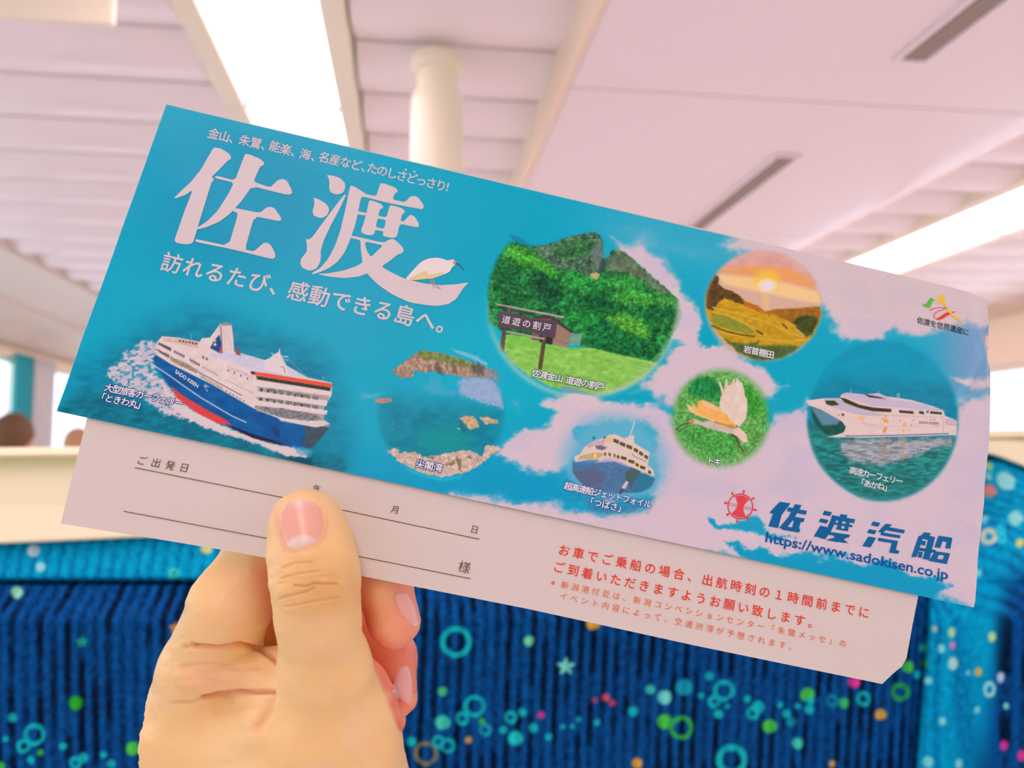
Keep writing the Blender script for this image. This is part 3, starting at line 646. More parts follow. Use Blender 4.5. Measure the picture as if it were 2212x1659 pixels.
for P,c,a in ((((250,260),(330,200),(440,230),(560,290),(680,370),(740,440),(720,500),(600,420),(480,380),(400,420),(300,380)),(85,175,50),.75),
    (((200,340),(330,300),(440,400),(420,600),(520,700),(440,760),(250,700),(160,520)),(22,92,50),.7),
    (((480,450),(640,450),(760,560),(820,700),(700,800),(560,700),(500,600)),(12,78,48),.85),
    (((760,480),(960,470),(1140,540),(1160,640),(1000,640),(860,600)),(45,150,60),.7),
    (((1160,500),(1400,470),(1560,560),(1500,620),(1280,600)),(60,150,60),.7),
    (((920,740),(1000,660),(1180,650),(1240,740),(1100,800)),(10,85,45),.8),
    (((1240,640),(1440,600),(1640,680),(1560,760),(1320,740)),(80,170,60),.65),
    (((1420,800),(1600,770),(1840,760),(1840,880),(1600,880)),(14,90,48),.7),
    (((1180,860),(1340,820),(1500,880),(1600,1000),(1500,1060),(1280,960)),(115,185,55),.65),
    (((1000,950),(1200,880),(1400,1000),(1640,1100),(1620,1240),(1360,1190),(1040,1090)),(14,100,52),.8),
    (((840,820),(1000,800),(1160,880),(1000,940),(860,900)),(35,150,62),.7),
    (((1640,640),(1800,700),(1840,760),(1660,740)),(100,165,70),.6)):
    K.poly(z5(*P), c, soft=8, rough=9, alpha=a, mask=m1s, noise=((26,44,26),6,5,hash(P[0])%50))
n5 = fbm(x/4.2, y/3.6, 71, 3)
RIM = 1
mm = np.where((np.hypot((x-1259)/206,(y-657)/203) < 1) & (base[:, 1] > base[:, 0]*1.25) & (base[:, 1] > base[:, 2]*1.25))[0]
base[mm] *= (.80+.36*sstep(.3,.7,n5[mm])+.22*(fbm(x[mm]/13,y[mm]/9,72,3)-.5)*2)[:, None]
K.poly(z5((300,1010),(520,1030),(720,1100),(860,1130),(1050,1130),(1300,1190),(1640,1260),(1690,1290),(1560,1400),(1400,1500),(1200,1550),(1000,1550),(700,1480),(500,1380),(340,1250),(250,1100)), (140,190,84), soft=2.5, rough=2, mask=m1s, noise=((30,22,25),12,6,16))
K.poly(z5((300,1020),(540,1040),(760,1110),(660,1160),(420,1120),(320,1090)), (120,190,70), soft=5, rough=4, alpha=.7)
# hut
K.poly(z5((540,850),(700,830),(900,985),(880,1000),(720,890),(560,870)), (70,60,58)); K.poly(z5((540,870),(700,870),(740,1090),(530,1060)), (120,90,90), noise=((20,20,20),4,4,4))
K.poly(z5((735,900),(875,995),(852,1130),(722,1105)), (165,125,112)); K.poly(z5((600,1000),(720,1030),(712,1105),(600,1080)), (48,42,50)); K.poly(z5((870,1000),(980,1010),(960,1110),(860,1100)), (150,165,165), rough=2, alpha=.7)
for k in range(8): K.line(z5((733,915+24*k),(868,1000+17*k)) if k < 5 else z5((726,1040+12*(k-5)),(856,1085+12*(k-5))), .8, (110,80,76), mask=lambda a,b: np.ones_like(a)*.8)
# notice board
K.line(z5((285,980),(265,1150)), 9.5, (92,72,62), mask=m1s); K.line(z5((645,1040),(605,1310)), 9, (92,72,50))
K.line(z5((310,985),(640,1050)), 4, (176,150,150))
K.poly(z5((218,735),(230,735),(822,850),(820,866),(220,748)), (190,160,160)); K.poly(z5((265,752),(560,820),(560,842),(270,800)), (50,60,52), alpha=.7)
K.poly(z5((315,770),(345,775),(345,815),(315,808)), (110,85,85))
K.poly(z5((235,802),(420,830),(540,870),(760,890),(740,1045),(620,1025),(520,975),(400,965),(232,945)), (88,66,82), soft=1, noise=((8,8,8),8,4,4))
K.poly(z5((800,1470),(1150,1560),(1140,1575),(790,1510)), (110,150,180), soft=2)
K.poly(z5((1400,1540),(1500,1490),(1640,1400),(1700,1330),(1600,1500)), (200,185,170), soft=8, alpha=.5)

rr = np.hypot((x-1259)/209,(y-657)/204); ra = np.exp(-((rr-.985)/.035)**2)*.55*sstep(520,760,y+.2*(x-1259)); base[:] = base*(1-ra[:, None])+np.array([205., 196, 180])*ra[:, None]

# terraced-field sunset picture
M2 = H(127,121,1648,662)
K.ell(1648,662,124,118,(218,168,150),9,1.0)
K.poly(z6((700,100),(1500,60),(2100,500),(1800,600),(1500,480),(1100,400),(820,380),(700,480)), (224,160,150), soft=10, mask=M2, noise=((10,14,16),20,8,5))
K.poly(z6((850,360),(1000,330),(1300,300),(1700,330),(2000,520),(1960,570),(1600,480),(1300,430),(1000,400)), (240,152,84), soft=7, mask=M2, alpha=.85)
K.poly(z6((820,400),(1300,440),(1700,520),(2040,620),(2060,760),(1700,700),(1300,610),(900,520)), (242,192,136), soft=6, mask=M2)
K.ell(*z6((1420,470))[0],26,20,(250,190,60),11,.9,mask=M2)
K.ell(*z6((1420,535))[0],17,13,(240,225,222),7,1,mask=M2)
K.poly(z6((1360,640),(1440,640),(1430,830),(1370,830)), (235,190,110), soft=6, alpha=.6)
K.poly(z6((700,500),(800,500),(900,570),(980,590),(1080,650),(1140,710),(1300,780),(1400,850),(1500,820),(1800,810),(1950,790),(2050,800),(2080,900),(2040,1000),(1960,1180),(1700,1330),(1400,1440),(1150,1380),(950,1240),(780,1060),(680,860),(660,700)), (200,146,28), soft=1.5, rough=1.5, mask=M2, noise=((26,22,14),10,5,6))
K.poly(z6((700,420),(780,380),(850,440),(830,520),(900,570),(980,600),(1100,670),(1160,760),(1120,760),(900,690),(840,740),(760,840),(690,800),(680,600)), (92,62,34), soft=2, rough=3.5, mask=M2, noise=((30,22,16),5,5,7))
K.poly(z6((1130,720),(1300,780),(1400,850),(1500,850),(1460,890),(1300,850),(1150,780)), (190,105,36), soft=2, rough=2, noise=((20,15,10),4,4,7))
K.poly(z6((1430,850),(1500,825),(1800,812),(2040,790),(2080,880),(1960,1000),(1850,1060),(1720,990),(1600,930),(1480,880)), (160,98,34), soft=3, rough=2, mask=M2, noise=((24,20,14),8,6,8))
K.poly(z6((1720,980),(1800,900),(1980,900),(2040,960),(1960,1120),(1880,1150),(1780,1060)), (70,72,26), soft=4, rough=4, mask=M2, noise=((30,24,14),5,5,9))
K.poly(z6((740,860),(900,900),(1100,980),(1290,1090),(1200,1110),(1000,1080),(780,1010)), (140,138,46), soft=3, rough=2, mask=M2, noise=((20,16,12),7,4,9))
for P in (((760,800),(1050,870),(1400,970),(1700,1110),(1850,1160)),((760,850),(950,900),(1150,990),(1290,1100)),((1230,1020),(1320,1090),(1400,1140),(1480,1180)),((790,1080),(1000,1130),(1300,1160),(1600,1210),(1920,1190))): K.line(z6(*P), 2.2, (222,165,66), alpha=.9, mask=M2)
K.line(z6((750,1020),(900,1080),(1100,1130),(1260,1150)), 3, (72,62,22), alpha=.9, mask=M2); K.line(z6((1290,1080),(1360,1120)), 4, (80,66,30)); K.line(z6((1600,1000),(1650,1050)), 4, (110,84,36)); K.line(z6((1740,1040),(1860,1140)), 2, (190,170,150))
K.poly(z6((900,1180),(1000,1220),(1150,1240),(1320,1210),(1300,1260),(1700,1250),(1800,1280),(1600,1420),(1300,1450),(1080,1350)), (66,92,48), soft=5, rough=3, mask=M2, alpha=.9, noise=((20,20,16),6,5,9))

# crested ibis picture
M3 = H(109,109,1555,904)
K.ell(1555,904,104,104,(98,162,80),12,1.0,noise=((26,26,26),9,8,10))
K.poly(z8((520,300),(640,220),(800,210),(920,300),(900,520),(760,500),(620,470),(520,420)), (30,128,66), soft=6, rough=6, mask=M3, noise=((16,30,18),5,8,11))
K.poly(z8((1180,330),(1320,360),(1480,560),(1400,720),(1260,700),(1240,480)), (60,150,50), soft=6, rough=6, mask=M3, noise=((20,30,18),5,8,11))
K.poly(z8((380,880),(700,860),(1100,940),(1180,1100),(1000,1280),(700,1180),(450,1050)), (70,150,66), soft=10, rough=8, alpha=.8, mask=M3, noise=((30,34,26),4,4,12))
mm = np.where(np.hypot(x-1555, y-904) < 98)[0]; base[mm] *= (.86+.28*sstep(.3,.7,fbm(x[mm]/3.4,y[mm]/4.4,77,3)))[:, None]
K.poly(z8((500,780),(560,750),(600,755),(700,790),(770,765),(860,800),(1000,850),(1120,880),(1100,940),(1000,930),(860,890),(740,860),(620,810),(540,810)), (208,176,165), soft=1.3, noise=((12,12,12),8,6,3))
K.poly(z8((480,560),(510,570),(620,640),(760,700),(900,760),(1080,800),(1100,850),(960,840),(780,760),(620,700),(520,650)), (235,190,150), soft=1.5)
K.poly(z8((545,540),(620,600),(625,520),(690,505),(780,540),(900,600),(1060,710),(1130,790),(1100,860),(960,830),(780,740),(620,690),(560,620)), (246,170,92), soft=1.6, rough=1.5, noise=((8,20,24),8,6,3))
K.poly(z8((680,510),(800,550),(1000,690),(900,650),(700,580)), (236,186,158), soft=3, alpha=.8); K.line(z8((850,790),(980,825),(1080,840)), 4, (205,110,40), alpha=.8, soft=2)
K.poly(z8((885,262),(920,280),(955,390),(990,232),(1005,240),(1005,310),(1050,310),(1085,220),(1105,235),(1100,290),(1130,228),(1155,260),(1190,290),(1225,400),(1225,440),(1250,500),(1258,600),(1245,720),(1205,790),(1150,850),(1090,800),(1000,700),(900,600),(915,480),(940,440)), (232,196,184), soft=1.2, rough=1.2, noise=((8,10,12),10,16,5))
for P in (((960,400),(990,330)),((1030,330),(1090,250)),((1085,320),(1110,270))): K.line(z8(*P), 1.2, (225,150,90), alpha=.8)
K.poly(z8((1090,870),(1150,850),(1240,940),(1265,1040),(1200,1050),(1140,980),(1080,940)), (236,190,175), soft=1.3)
K.line(z8((560,770),(545,805)), 6, (214,120,80)); K.line(z8((525,795),(440,812),(390,845),(345,880)), 2.4, (70,76,36))
K.line(z8((1060,950),(1120,990),(1150,1080),(1200,1160)), 4.2, (92,70,36)); K.line(z8((1150,1090),(1215,1160)), 3, (110,90,50)); K.line(z8((1190,1140),(1205,1195)), 1.5, (110,90,50))

# catamaran picture
M4 = H(166,177,1905,908)
K.ell(1905,908,161,172,(0,145,178),6,1.0,noise=((0,8,8),30,12,5))
K.poly([(1730,860),(1800,820),(2080,830),(2090,940),(1720,950)], (0,122,152), soft=22, alpha=.7, mask=M4, noise=((0,14,12),24,5,6))
K.poly(z7((120,1060),(300,1180),(1150,1180),(1150,1400),(900,1620),(500,1620),(150,1350)), (30,120,118), soft=5, mask=M4, noise=((16,28,24),16,5,7))
K.poly(z7((360,1200),(1090,1185),(1100,1230),(960,1260),(800,1330),(600,1370),(420,1340),(340,1270)), (172,152,162), soft=8, rough=8, mask=M4, alpha=.85, noise=((26,22,22),16,3,8))
mm = np.where((np.hypot((x-1905)/160,(y-908)/170) < .97) & (y > 945))[0]; base[mm] *= (.86+.26*sstep(.35,.65,fbm(x[mm]/14,y[mm]/3.2,79,3)))[:, None]
for a in (625,765): K.poly(z7((a-12,1185),(a+20,1185),(a,1330),(a-14,1330)), (190,140,110), soft=3, alpha=.45)
K.poly(z7((140,960),(200,985),(300,1050),(370,1080),(385,1130),(350,1175),(250,1165),(180,1100)), (18,80,72), soft=3, mask=M4, noise=((8,14,14),5,5,4))
K.poly(z7((150,985),(260,1000),(345,1075),(320,1100),(230,1105)), (110,140,165), soft=3, alpha=.85)
hullp = z7((120,940),(240,925),(345,925),(355,900),(390,888),(510,900),(600,890),(650,910),(820,935),(960,975),(1035,1005),(1045,1040),(1090,1060),(1125,1075),(1120,1170),(1065,1168),(760,1178),(500,1185),(258,1183),(330,1165),(370,1150),(385,1115),(360,1080),(300,1045),(220,1000),(140,975))
K.poly(hullp, (228,192,188), soft=1.1, noise=((5,5,8),20,10,3))
K.poly(z7((350,905),(390,888),(510,900),(600,900),(700,930),(900,965),(1020,1000),(1000,1010),(700,985),(560,975),(420,930)), (200,176,198), soft=1.5)
K.poly(z7((230,930),(345,925),(420,970),(560,1010),(640,1035),(500,1040),(380,1010),(290,985),(250,960)), (196,176,190), soft=2)
K.poly(z7((345,920),(380,925),(470,965),(560,985),(688,995),(686,1017),(560,1010),(460,985),(380,955)), (62,52,34), soft=.9)
K.poly(z7((245,940),(310,940),(342,968),(290,975),(255,965)), (56,64,32), soft=1)
K.poly(z7((505,898),(530,900),(620,918),(650,930),(540,918)), (50,48,70), soft=.9)
for a in (738,872): K.poly(z7((a,1003+(a-738)*.04),(a+98 if a<800 else a+45,1010+(a-738)*.04),(a+98 if a<800 else a+45,1028+(a-738)*.04),(a,1020+(a-738)*.04)), (62,52,44), soft=.8)
K.poly(z7((945,1010),(1022,1016),(1022,1032),(945,1026)), (70,60,50), soft=.8); K.poly(z7((905,995),(935,998),(935,1040),(905,1038)), (226,196,200), soft=.8); K.poly(z7((920,1005),(936,1006),(936,1022),(920,1020)), (60,100,150), soft=.8)
K.line(z7((400,1020),(600,1035),(800,1042),(1030,1050)), .8, (190,150,150)); K.line(z7((480,1110),(700,1110),(1030,1110)), .6, (200,165,170)); K.line(z7((380,1175),(700,1170),(1065,1158)), 1.8, (60,70,140)); K.line(z7((1030,1045),(1035,1165)), 1, (190,150,160))
for P,c in ((((465,1045),(520,1045),(500,1070),(465,1065)),(240,180,120)),(((620,1055),(660,1060),(675,1090),(640,1085)),(240,155,90)),(((640,1115),(662,1115),(650,1155),(628,1150)),(240,140,90)),(((770,1080),(782,1078),(788,1110),(762,1110)),(240,165,110)),(((760,1122),(780,1122),(775,1145),(755,1148)),(240,180,140)),(((355,1025),(375,1028),(372,1042),(357,1040)),(90,50,60)),(((500,1085),(590,1100),(570,1106),(490,1092)),(225,170,165))): K.poly(z7(*P), c, soft=1)
for a,b in ((650,1045),(745,1072),(835,1070),(822,1100),(338,1035),(950,1065),(975,1065)): K.ell(1700+a/3.072,560+b/3.072,1.1,1.6,(110,100,120),.7)
K.line(z7((418,855),(418,888)), .9, (200,190,205)); K.line(z7((605,875),(605,900)), 1.2, (200,185,200)); K.line(z7((728,892),(728,930)), 1.6, (205,185,198)); K.line(z7((740,892),(740,930)), 1.6, (205,185,198)); K.line(z7((905,965),(930,985)), 1, (200,180,190))
K.poly(z7((1045,1060),(1100,1060),(1125,1080),(1125,1110),(1045,1100)), (200,172,185), soft=1, noise=((30,25,25),3,2,3))

# jetfoil picture
K.ell(1325,1000,112,104,(110,172,200),26,.85)
K.poly(z9((250,850),(500,1150),(1100,1230),(1600,1200),(1500,1400),(1100,1450),(640,1400),(560,1280),(280,1230)), (20,140,180), soft=12, rough=5, alpha=.9, noise=((14,22,18),10,4,5))
K.poly(z9((560,1290),(900,1340),(1400,1330),(1300,1420),(900,1440),(650,1380)), (70,110,155), soft=8, rough=6, alpha=.6)
K.poly(z9((380,690),(420,650),(700,650),(900,640),(1100,690),(1240,750),(1400,830),(1600,930),(1605,960),(1540,1060),(1400,1130),(1250,1145),(1000,1150),(640,1090),(540,1030),(440,920),(380,830)), (78,112,152), soft=1.5, noise=((10,10,12),8,6,5))
K.poly(z9((400,830),(520,810),(700,770),(820,830),(860,930),(860,1000),(640,1080),(540,1020),(440,920)), (96,92,122), soft=6, alpha=.8)
K.poly(z9((1400,830),(1600,930),(1540,1060),(1400,1130),(1250,1140),(1330,960)), (40,115,140), soft=4, alpha=.85)
K.poly(z9((1250,770),(1400,820),(1290,960),(1240,1040),(1180,1000),(1160,870)), (70,88,80), soft=3, alpha=.8); K.line(z9((1385,840),(1230,1080)), 1.6, (52,80,100))
K.poly(z9((410,600),(500,560),(560,460),(640,410),(740,360),(900,300),(930,280),(1020,270),(1160,330),(1230,290),(1300,285),(1300,400),(1530,540),(1500,730),(1580,800),(1600,900),(1540,880),(1240,750),(1100,690),(900,650),(720,700),(420,690)), (226,190,186), soft=1.2, rough=.6)
K.poly(z9((620,420),(740,370),(880,330),(860,420),(720,440),(600,480)), (205,165,165), soft=2, noise=((35,30,25),3,3,4)); K.poly(z9((720,445),(800,430),(900,470),(830,510),(740,490)), (116,104,116), soft=1.5)
K.poly(z9((500,590),(720,540),(860,560),(830,600),(730,640),(460,650)), (198,160,120), soft=1.5, noise=((24,24,20),3,3,4)); K.poly(z9((720,525),(745,610),(690,640),(700,580)), (240,205,120), soft=1)
K.poly(z9((400,690),(600,655),(790,650),(720,700),(560,740),(400,740)), (60,120,170), soft=2, alpha=.85); K.poly(z9((850,620),(1000,610),(1240,750),(1230,765),(1000,680),(780,690)), (205,165,200), soft=2, alpha=.8)
for a,b,w_ in ((995,330,90),(1090,375,90),(1190,415,90),(1298,465,70),(1378,515,65),(1455,565,60)):
    K.poly(z9((a-8,b-8),(a+w_+6,b+30),(a+w_-4,b+100),(a-14,b+62)), (236,206,120), soft=.9); K.poly(z9((a,b),(a+w_-6,b+34),(a+w_-14,b+88),(a-6,b+54)), (84,74,88), soft=.8)
for a,b,w_ in ((860,530,30),(925,535,35),(1000,550,30),(1045,570,42),(1105,590,90),(1215,640,95),(1325,690,50),(1390,730,80),(1510,800,48)):
    K.poly(z9((a-6,b-6),(a+w_+4,b+24),(a+w_-4,b+84),(a-14,b+56)), (236,206,130), soft=.9); K.poly(z9((a,b),(a+w_-4,b+28),(a+w_-12,b+72),(a-8,b+48)), (88,72,50), soft=.8)
K.line(z9((1305,95),(1285,160),(1230,310)), 2, (226,195,205)); K.poly(z9((890,300),(980,320),(970,410),(890,390)), (230,180,120), soft=1.5, alpha=.8)
K.line(z9((1270,560),(1300,600),(1480,680)), 1.4, (110,90,110)); K.poly(z9((1175,965),(1215,985),(1160,1085),(1110,1070)), (225,185,190), soft=1); K.poly(z9((1105,1080),(1155,1095),(1100,1165),(1060,1150)), (90,70,100), soft=1)
K.ell(*z9((700,325))[0],3.5,3.5,(30,120,150),1); K.ell(*z9((860,318))[0],2.2,2.2,(40,50,60),.8)
K.line(z9((1440,850),(1390,830)), 1.5, (226,200,205)); K.line(z9((1200,720),(1240,745)), 1.5, (226,200,205)); K.poly(z9((820,1230),(960,1240),(1050,1290),(880,1290)), (214,190,205), soft=3, rough=2, alpha=.7)
# white line of the cut edge along the top left
base[:] = base+(fbm(x/1.9, y/1.9, 91, 2)[:, None]-.5)*9

cola = alb(np.clip(base, 0, 255))
P3 = PX(x, y)
Fq = grid_faces(NU, NV)[:, ::-1]
fx = x[Fq].mean(1); fy = y[Fq].mean(1)
def inel(cx, cy, rx, ry): return np.hypot((fx-cx)/rx, (fy-cy)/ry) < 1
pics = [('printed_picture', 'round picture of a green split hill with a notice board', inel(1259,657,207,202)), ('printed_picture', 'round picture of terraced fields at sunset', inel(1648,662,123,117)),
        ('printed_picture', 'round picture of a pink-winged crested ibis flying over grass', inel(1555,904,103,103)), ('printed_picture', 'round picture of a white catamaran ferry', inel(1905,908,160,171)),
        ('printed_picture', 'round picture of a rocky bay', inel(953,893,138,135)), ('printed_picture', 'picture of a blue and white hydrofoil boat seen from the bow', inel(1325,1004,100,100)),
        ('printed_picture', 'picture of a large blue and white car ferry with its wake', (fx < 757) & (fy > 690+.2*(fx-400)) & (fx > 225))]
left = np.ones(len(Fq), bool)
for nm, lb, sel in pics:
    sel = sel & left; left &= ~sel; v2, f2, c2 = compact(P3, Fq[sel], cola)
    tag(mesh_np(nm, v2, f2, m_print, folder, c2), lb)
v2, f2, c2 = compact(P3, Fq[left], cola)
tag(mesh_np('front_cover', v2, f2, m_print, folder, c2), 'blue sea and sky front of the sleeve')
# back and rim of the cover (paper thickness), and the white leaf behind it
def slab(name, poly, off, th, mat, label=None, sub=14):
    P = []
    for i in range(len(poly)):
        a = np.array(poly[i], float); b = np.array(poly[(i+1) % len(poly)], float); n = max(1, int(np.hypot(*(b-a))/40))
        for k in range(n): P.append(a+(b-a)*k/n)
    P = np.array(P); n = len(P)
    xs_ = np.arange(P[:, 0].min(), P[:, 0].max(), 34.); ys_ = np.arange(P[:, 1].min(), P[:, 1].max(), 34.)
    from mathutils.geometry import delaunay_2d_cdt
    gg = [(a, b) for a in xs_ for b in ys_]
    if len(poly) > 18: gg += [(a+3, b+2) for a in np.arange(2030, 2150, 9.) for b in np.arange(650, 930, 13.)]
    def inside(q):
        c = False
        for i in range(n):
            x1, y1 = P[i-1]; x2, y2 = P[i]
            if (y1 > q[1]) != (y2 > q[1]) and q[0] < (x2-x1)*(q[1]-y1)/(y2-y1)+x1: c = not c
        return c
    gg = [q for q in gg if inside(q) and np.min(np.hypot(P[:, 0]-q[0], P[:, 1]-q[1])) > (5 if q[0] > 2025 else 12)]
    pts = [Vector(p) for p in P]+[Vector(q) for q in gg]
    r = delaunay_2d_cdt(pts, [(i, (i+1) % n) for i in range(n)], [], 1, 1e-4)
    vv = np.array([tuple(v) for v in r[0]]); tr = [tuple(f) for f in r[2]]
    a0 = PX(vv[:, 0], vv[:, 1], off); a1 = PX(vv[:, 0], vv[:, 1], off-th); m = len(vv)
    cnt = {}
    for f in tr:
        for i in range(3): cnt[(f[i], f[(i+1) % 3])] = 1
    Fc = [f for f in tr]+[tuple(i+m for i in f[::-1]) for f in tr]
    for (p, q) in cnt:
        if (q, p) not in cnt: Fc.append((q, p, p+m, q+m))
    o = mesh_np(name, np.concatenate([a0, a1]), Fc, mat, folder)
    bm = bmesh.new(); bm.from_mesh(o.data); bmesh.ops.recalc_face_normals(bm, faces=bm.faces); bm.to_mesh(o.data); bm.free()
    md = o.modifiers.new('e', 'EDGE_SPLIT'); md.split_angle = math.radians(50)
    return tag(o, label)
cov = [(360,224.6),(900,350.8),(1500,490.4),(1900,584),(2060,621.3),(2132,638.2)]+[tuple(p) for p in R_EDGE]+[(1500,1182),(800,1033),(122,888)]
slab('cover_core', cov, -.00012, .00018, m_paper, 'paper thickness behind the printed front')
leaf = [(186,900),(150,1040),(128,1131),(300,1158),(500,1191),(760,1240),(1140,1315),(1500,1394),(1907,1478),(1930,1456),(1950,1440),(1960,1422),(1974,1347),(1986,1288),(2000,1180),(1960,700),(1500,600),(900,450),(330,330)]
slab('inner_leaf', leaf, -.00075, .00022, m_paper, 'plain white leaf sticking out below the printed front')
# ------------------------------------------------------------------ lettering (flat print, each line a mesh lying on the sheet)
_gc = {}
def glyph(ch, off=0.0):
    k = (ch, off)
    if k not in _gc:
        cu = bpy.data.curves.new('g', 'FONT'); cu.body = ch; cu.offset = off; cu.resolution_u = 4
        o = bpy.data.objects.new('g', cu); C.objects.link(o)
        me = bpy.data.meshes.new_from_object(o.evaluated_get(bpy.context.evaluated_depsgraph_get()))
        V = np.array([v.co[:2] for v in me.vertices]).reshape(-1, 2); Fc = [tuple(p.vertices) for p in me.polygons]
        bpy.data.objects.remove(o); bpy.data.curves.remove(cu); bpy.data.meshes.remove(me); _gc[k] = (V, Fc)
    return _gc[k]
def upv(x):
    t = np.clip((x-240)/1890, 0, 1); v = np.array([.338+(.083-.338)*t, -.941+(-.9965+.941)*t]); return v/np.hypot(*v)
ML = {}
def inkm(c, k=1.0):
    if (c, k) not in ML: ML[(c, k)] = ink('printing_ink', c, k)
    return ML[(c, k)]
def flush(name, V, Fc, c, off, label=None):
    V = np.array(V); P = PX(V[:, 0], V[:, 1], off)
    o = mesh_np(name, P, Fc, inkm(c), folder, smooth=False)
    # make every face look at the viewer
    me = o.data; nrm = np.zeros(len(me.polygons)*3); me.polygons.foreach_get('normal', nrm)
    if (nrm.reshape(-1, 3)@TNW).mean() > 0: me.flip_normals()
    return tag(o, label)
def tline(segs, size, c, off=.00010, weight=0.0, name='lettering', outline=None, label=None, slant=0.0, hs=1.0):
    """segs: (text, first centre, last centre); characters set centre to centre; bold = a few shifted copies"""
    for (w_, col, oo) in ([(outline[0], outline[1], off-.00004)] if outline else [])+[(weight, c, off)]:
        nk = 1 if w_ <= 0 else (5 if w_ < .03 else 9)
        sh = [(0, 0)]+[(w_*math.cos(2*math.pi*k/(nk-1)+.4), w_*math.sin(2*math.pi*k/(nk-1)+.4)) for k in range(nk-1)]
        allP = []; Fc = []; base_ = 0
        for ks, (sx, sy) in enumerate(sh):
            V = []
            for txt, p, q in segs:
                p = np.array(p, float); q = np.array(q, float); n = len(txt)
                d = (q-p)/max(1, n-1); du = (q-p)/np.hypot(*(q-p)) if n > 1 else np.array([.976, .218])
                for k, ch in enumerate(txt):
                    if ch == ' ': continue
                    cpos = p+d*k; g, fc = glyph(ch, min(w_, 0)); u_ = upv(cpos[0]); b = base_+sum(len(v) for v in V)
                    cx = .5 if ord(ch) > 0x2000 else (g[:, 0].min()+g[:, 0].max())/2
                    V.append(cpos+du*((g[:, :1]-cx+sx+slant*(g[:, 1:]-.38))*size*hs)+u_*((g[:, 1:]-.38+sy)*size))
                    Fc += [tuple(i+b for i in f) for f in fc]
            A = np.concatenate(V); base_ += len(A); allP.append(PX(A[:, 0], A[:, 1], oo+ks*1.5e-6))
        P = np.concatenate(allP); o = mesh_np(name, P, Fc, inkm(col), folder, smooth=False); me = o.data
        nrm = np.zeros(len(me.polygons)*3); me.polygons.foreach_get('normal', nrm)
        if (nrm.reshape(-1, 3)@TNW).mean() > 0: me.flip_normals()
        tag(o, label if w_ == weight or not outline else 'dark edging of the '+label)
def latin(txt, p, q, size, c, weight=0.0, off=.0001, name='lettering', label=None, slant=0):
    cu = bpy.data.curves.new('g', 'FONT'); cu.body = txt; cu.offset = weight; cu.resolution_u = 3
    o = bpy.data.objects.new('g', cu); C.objects.link(o)
    me = bpy.data.meshes.new_from_object(o.evaluated_get(bpy.context.evaluated_depsgraph_get()))
    g = np.array([v.co[:2] for v in me.vertices]); Fc = [tuple(f.vertices) for f in me.polygons]
    bpy.data.objects.remove(o); bpy.data.curves.remove(cu); bpy.data.meshes.remove(me)
    p = np.array(p, float); q = np.array(q, float); x0, x1 = g[:, 0].min(), g[:, 0].max()
    t = (g[:, 0]-x0)/(x1-x0); pos = p+(q-p)*t[:, None]
    V = pos+np.array([upv(a[0]) for a in pos])*(g[:, 1]*size)[:, None]+((q-p)/np.hypot(*(q-p)))*(slant*g[:, 1]*size)[:, None]
    return flush(name, V, Fc, c, off, label)
def smooth_loop(P, it=1):
    P = [np.array(p, float) for p in P]
    for _ in range(it):
        Q = []
        for i in range(len(P)):
            a, b = P[i], P[(i+1) % len(P)]
            if np.hypot(*(b-a)) < 2.0: Q += [a]; continue
            Q += [a*.86+b*.14, a*.14+b*.86]
        P = Q
    return P
def shape(name, loops, c, off=.00010, label=None, sm=1):
    """loops: list of polygons, each a list of outlines (outer, holes...)"""
    V = []; Fc = []
    for outl in loops:
        oo = [smooth_loop(l, sm) for l in outl]; flat = [tuple(p) for l in oo for p in l]
        tr = tessellate_polygon([[Vector((a[0], a[1], 0)) for a in l] for l in oo]); b = len(V)
        V += flat; Fc += [tuple(i+b for i in t) for t in tr]
    # consistent winding
    A = np.array(V); F2 = []
    for f in Fc:
        a, b2, c2 = A[f[0]], A[f[1]], A[f[2]]; cr = (b2[0]-a[0])*(c2[1]-a[1])-(b2[1]-a[1])*(c2[0]-a[0])
        if abs(cr) < 1e-6: continue
        F2.append(f if cr < 0 else f[::-1])
    return flush(name, V, F2, c, off, label)
def stroke(P, w_):
    """polyline -> outline polygon of width w_"""
    P = np.array(P, float); L = []; R = []
    for i in range(len(P)):
        d = P[min(i+1, len(P)-1)]-P[max(i-1, 0)]; d /= np.hypot(*d)+1e-9; n = np.array([-d[1], d[0]])*w_/2
        L.append(P[i]+n); R.append(P[i]-n)
    return L+R[::-1]
WT = (218, 188, 192)
# title, two big brush-serif characters
shape('printed_title', [
 [z1((1200,393),(1250,400),(1300,430),(1323,455),(1322,475),(1295,492),(1250,540),(1190,600),(1186,606),(1203,620),(1198,632),(1185,642),(1120,860),(1060,1060),(1050,1078),(1030,1088),(990,1088),(940,1080),(922,1065),(925,1045),(990,860),(1052,698),(1000,735),(930,760),(917,758),(950,725),(1040,640),(1110,550),(1160,460))],
 [z1((1425,440),(1460,445),(1530,475),(1560,500),(1560,520),(1535,530),(1520,560),(1485,640),(1605,682),(1660,630),(1695,620),(1725,632),(1757,695),(1763,720),(1745,733),(1710,730),(1475,672),(1400,780),(1320,870),(1240,930),(1150,968),(1085,983),(1078,975),(1150,930),(1230,850),(1310,720),(1345,645),(1215,615),(1208,603),(1225,597),(1352,630),(1390,530))],
 [z1((1325,845),(1345,828),(1530,865),(1580,825),(1610,820),(1635,830),(1675,885),(1685,905),(1680,920),(1660,921),(1512,892),(1500,905),(1485,915),(1425,1128),(1490,1141),(1560,1080),(1585,1078),(1610,1095),(1640,1150),(1643,1180),(1628,1194),(1600,1190),(1310,1120),(1080,1074),(1068,1062),(1075,1052),(1308,1103),(1378,868),(1340,850))]],
 WT, label='first large white character of the title', sm=1)
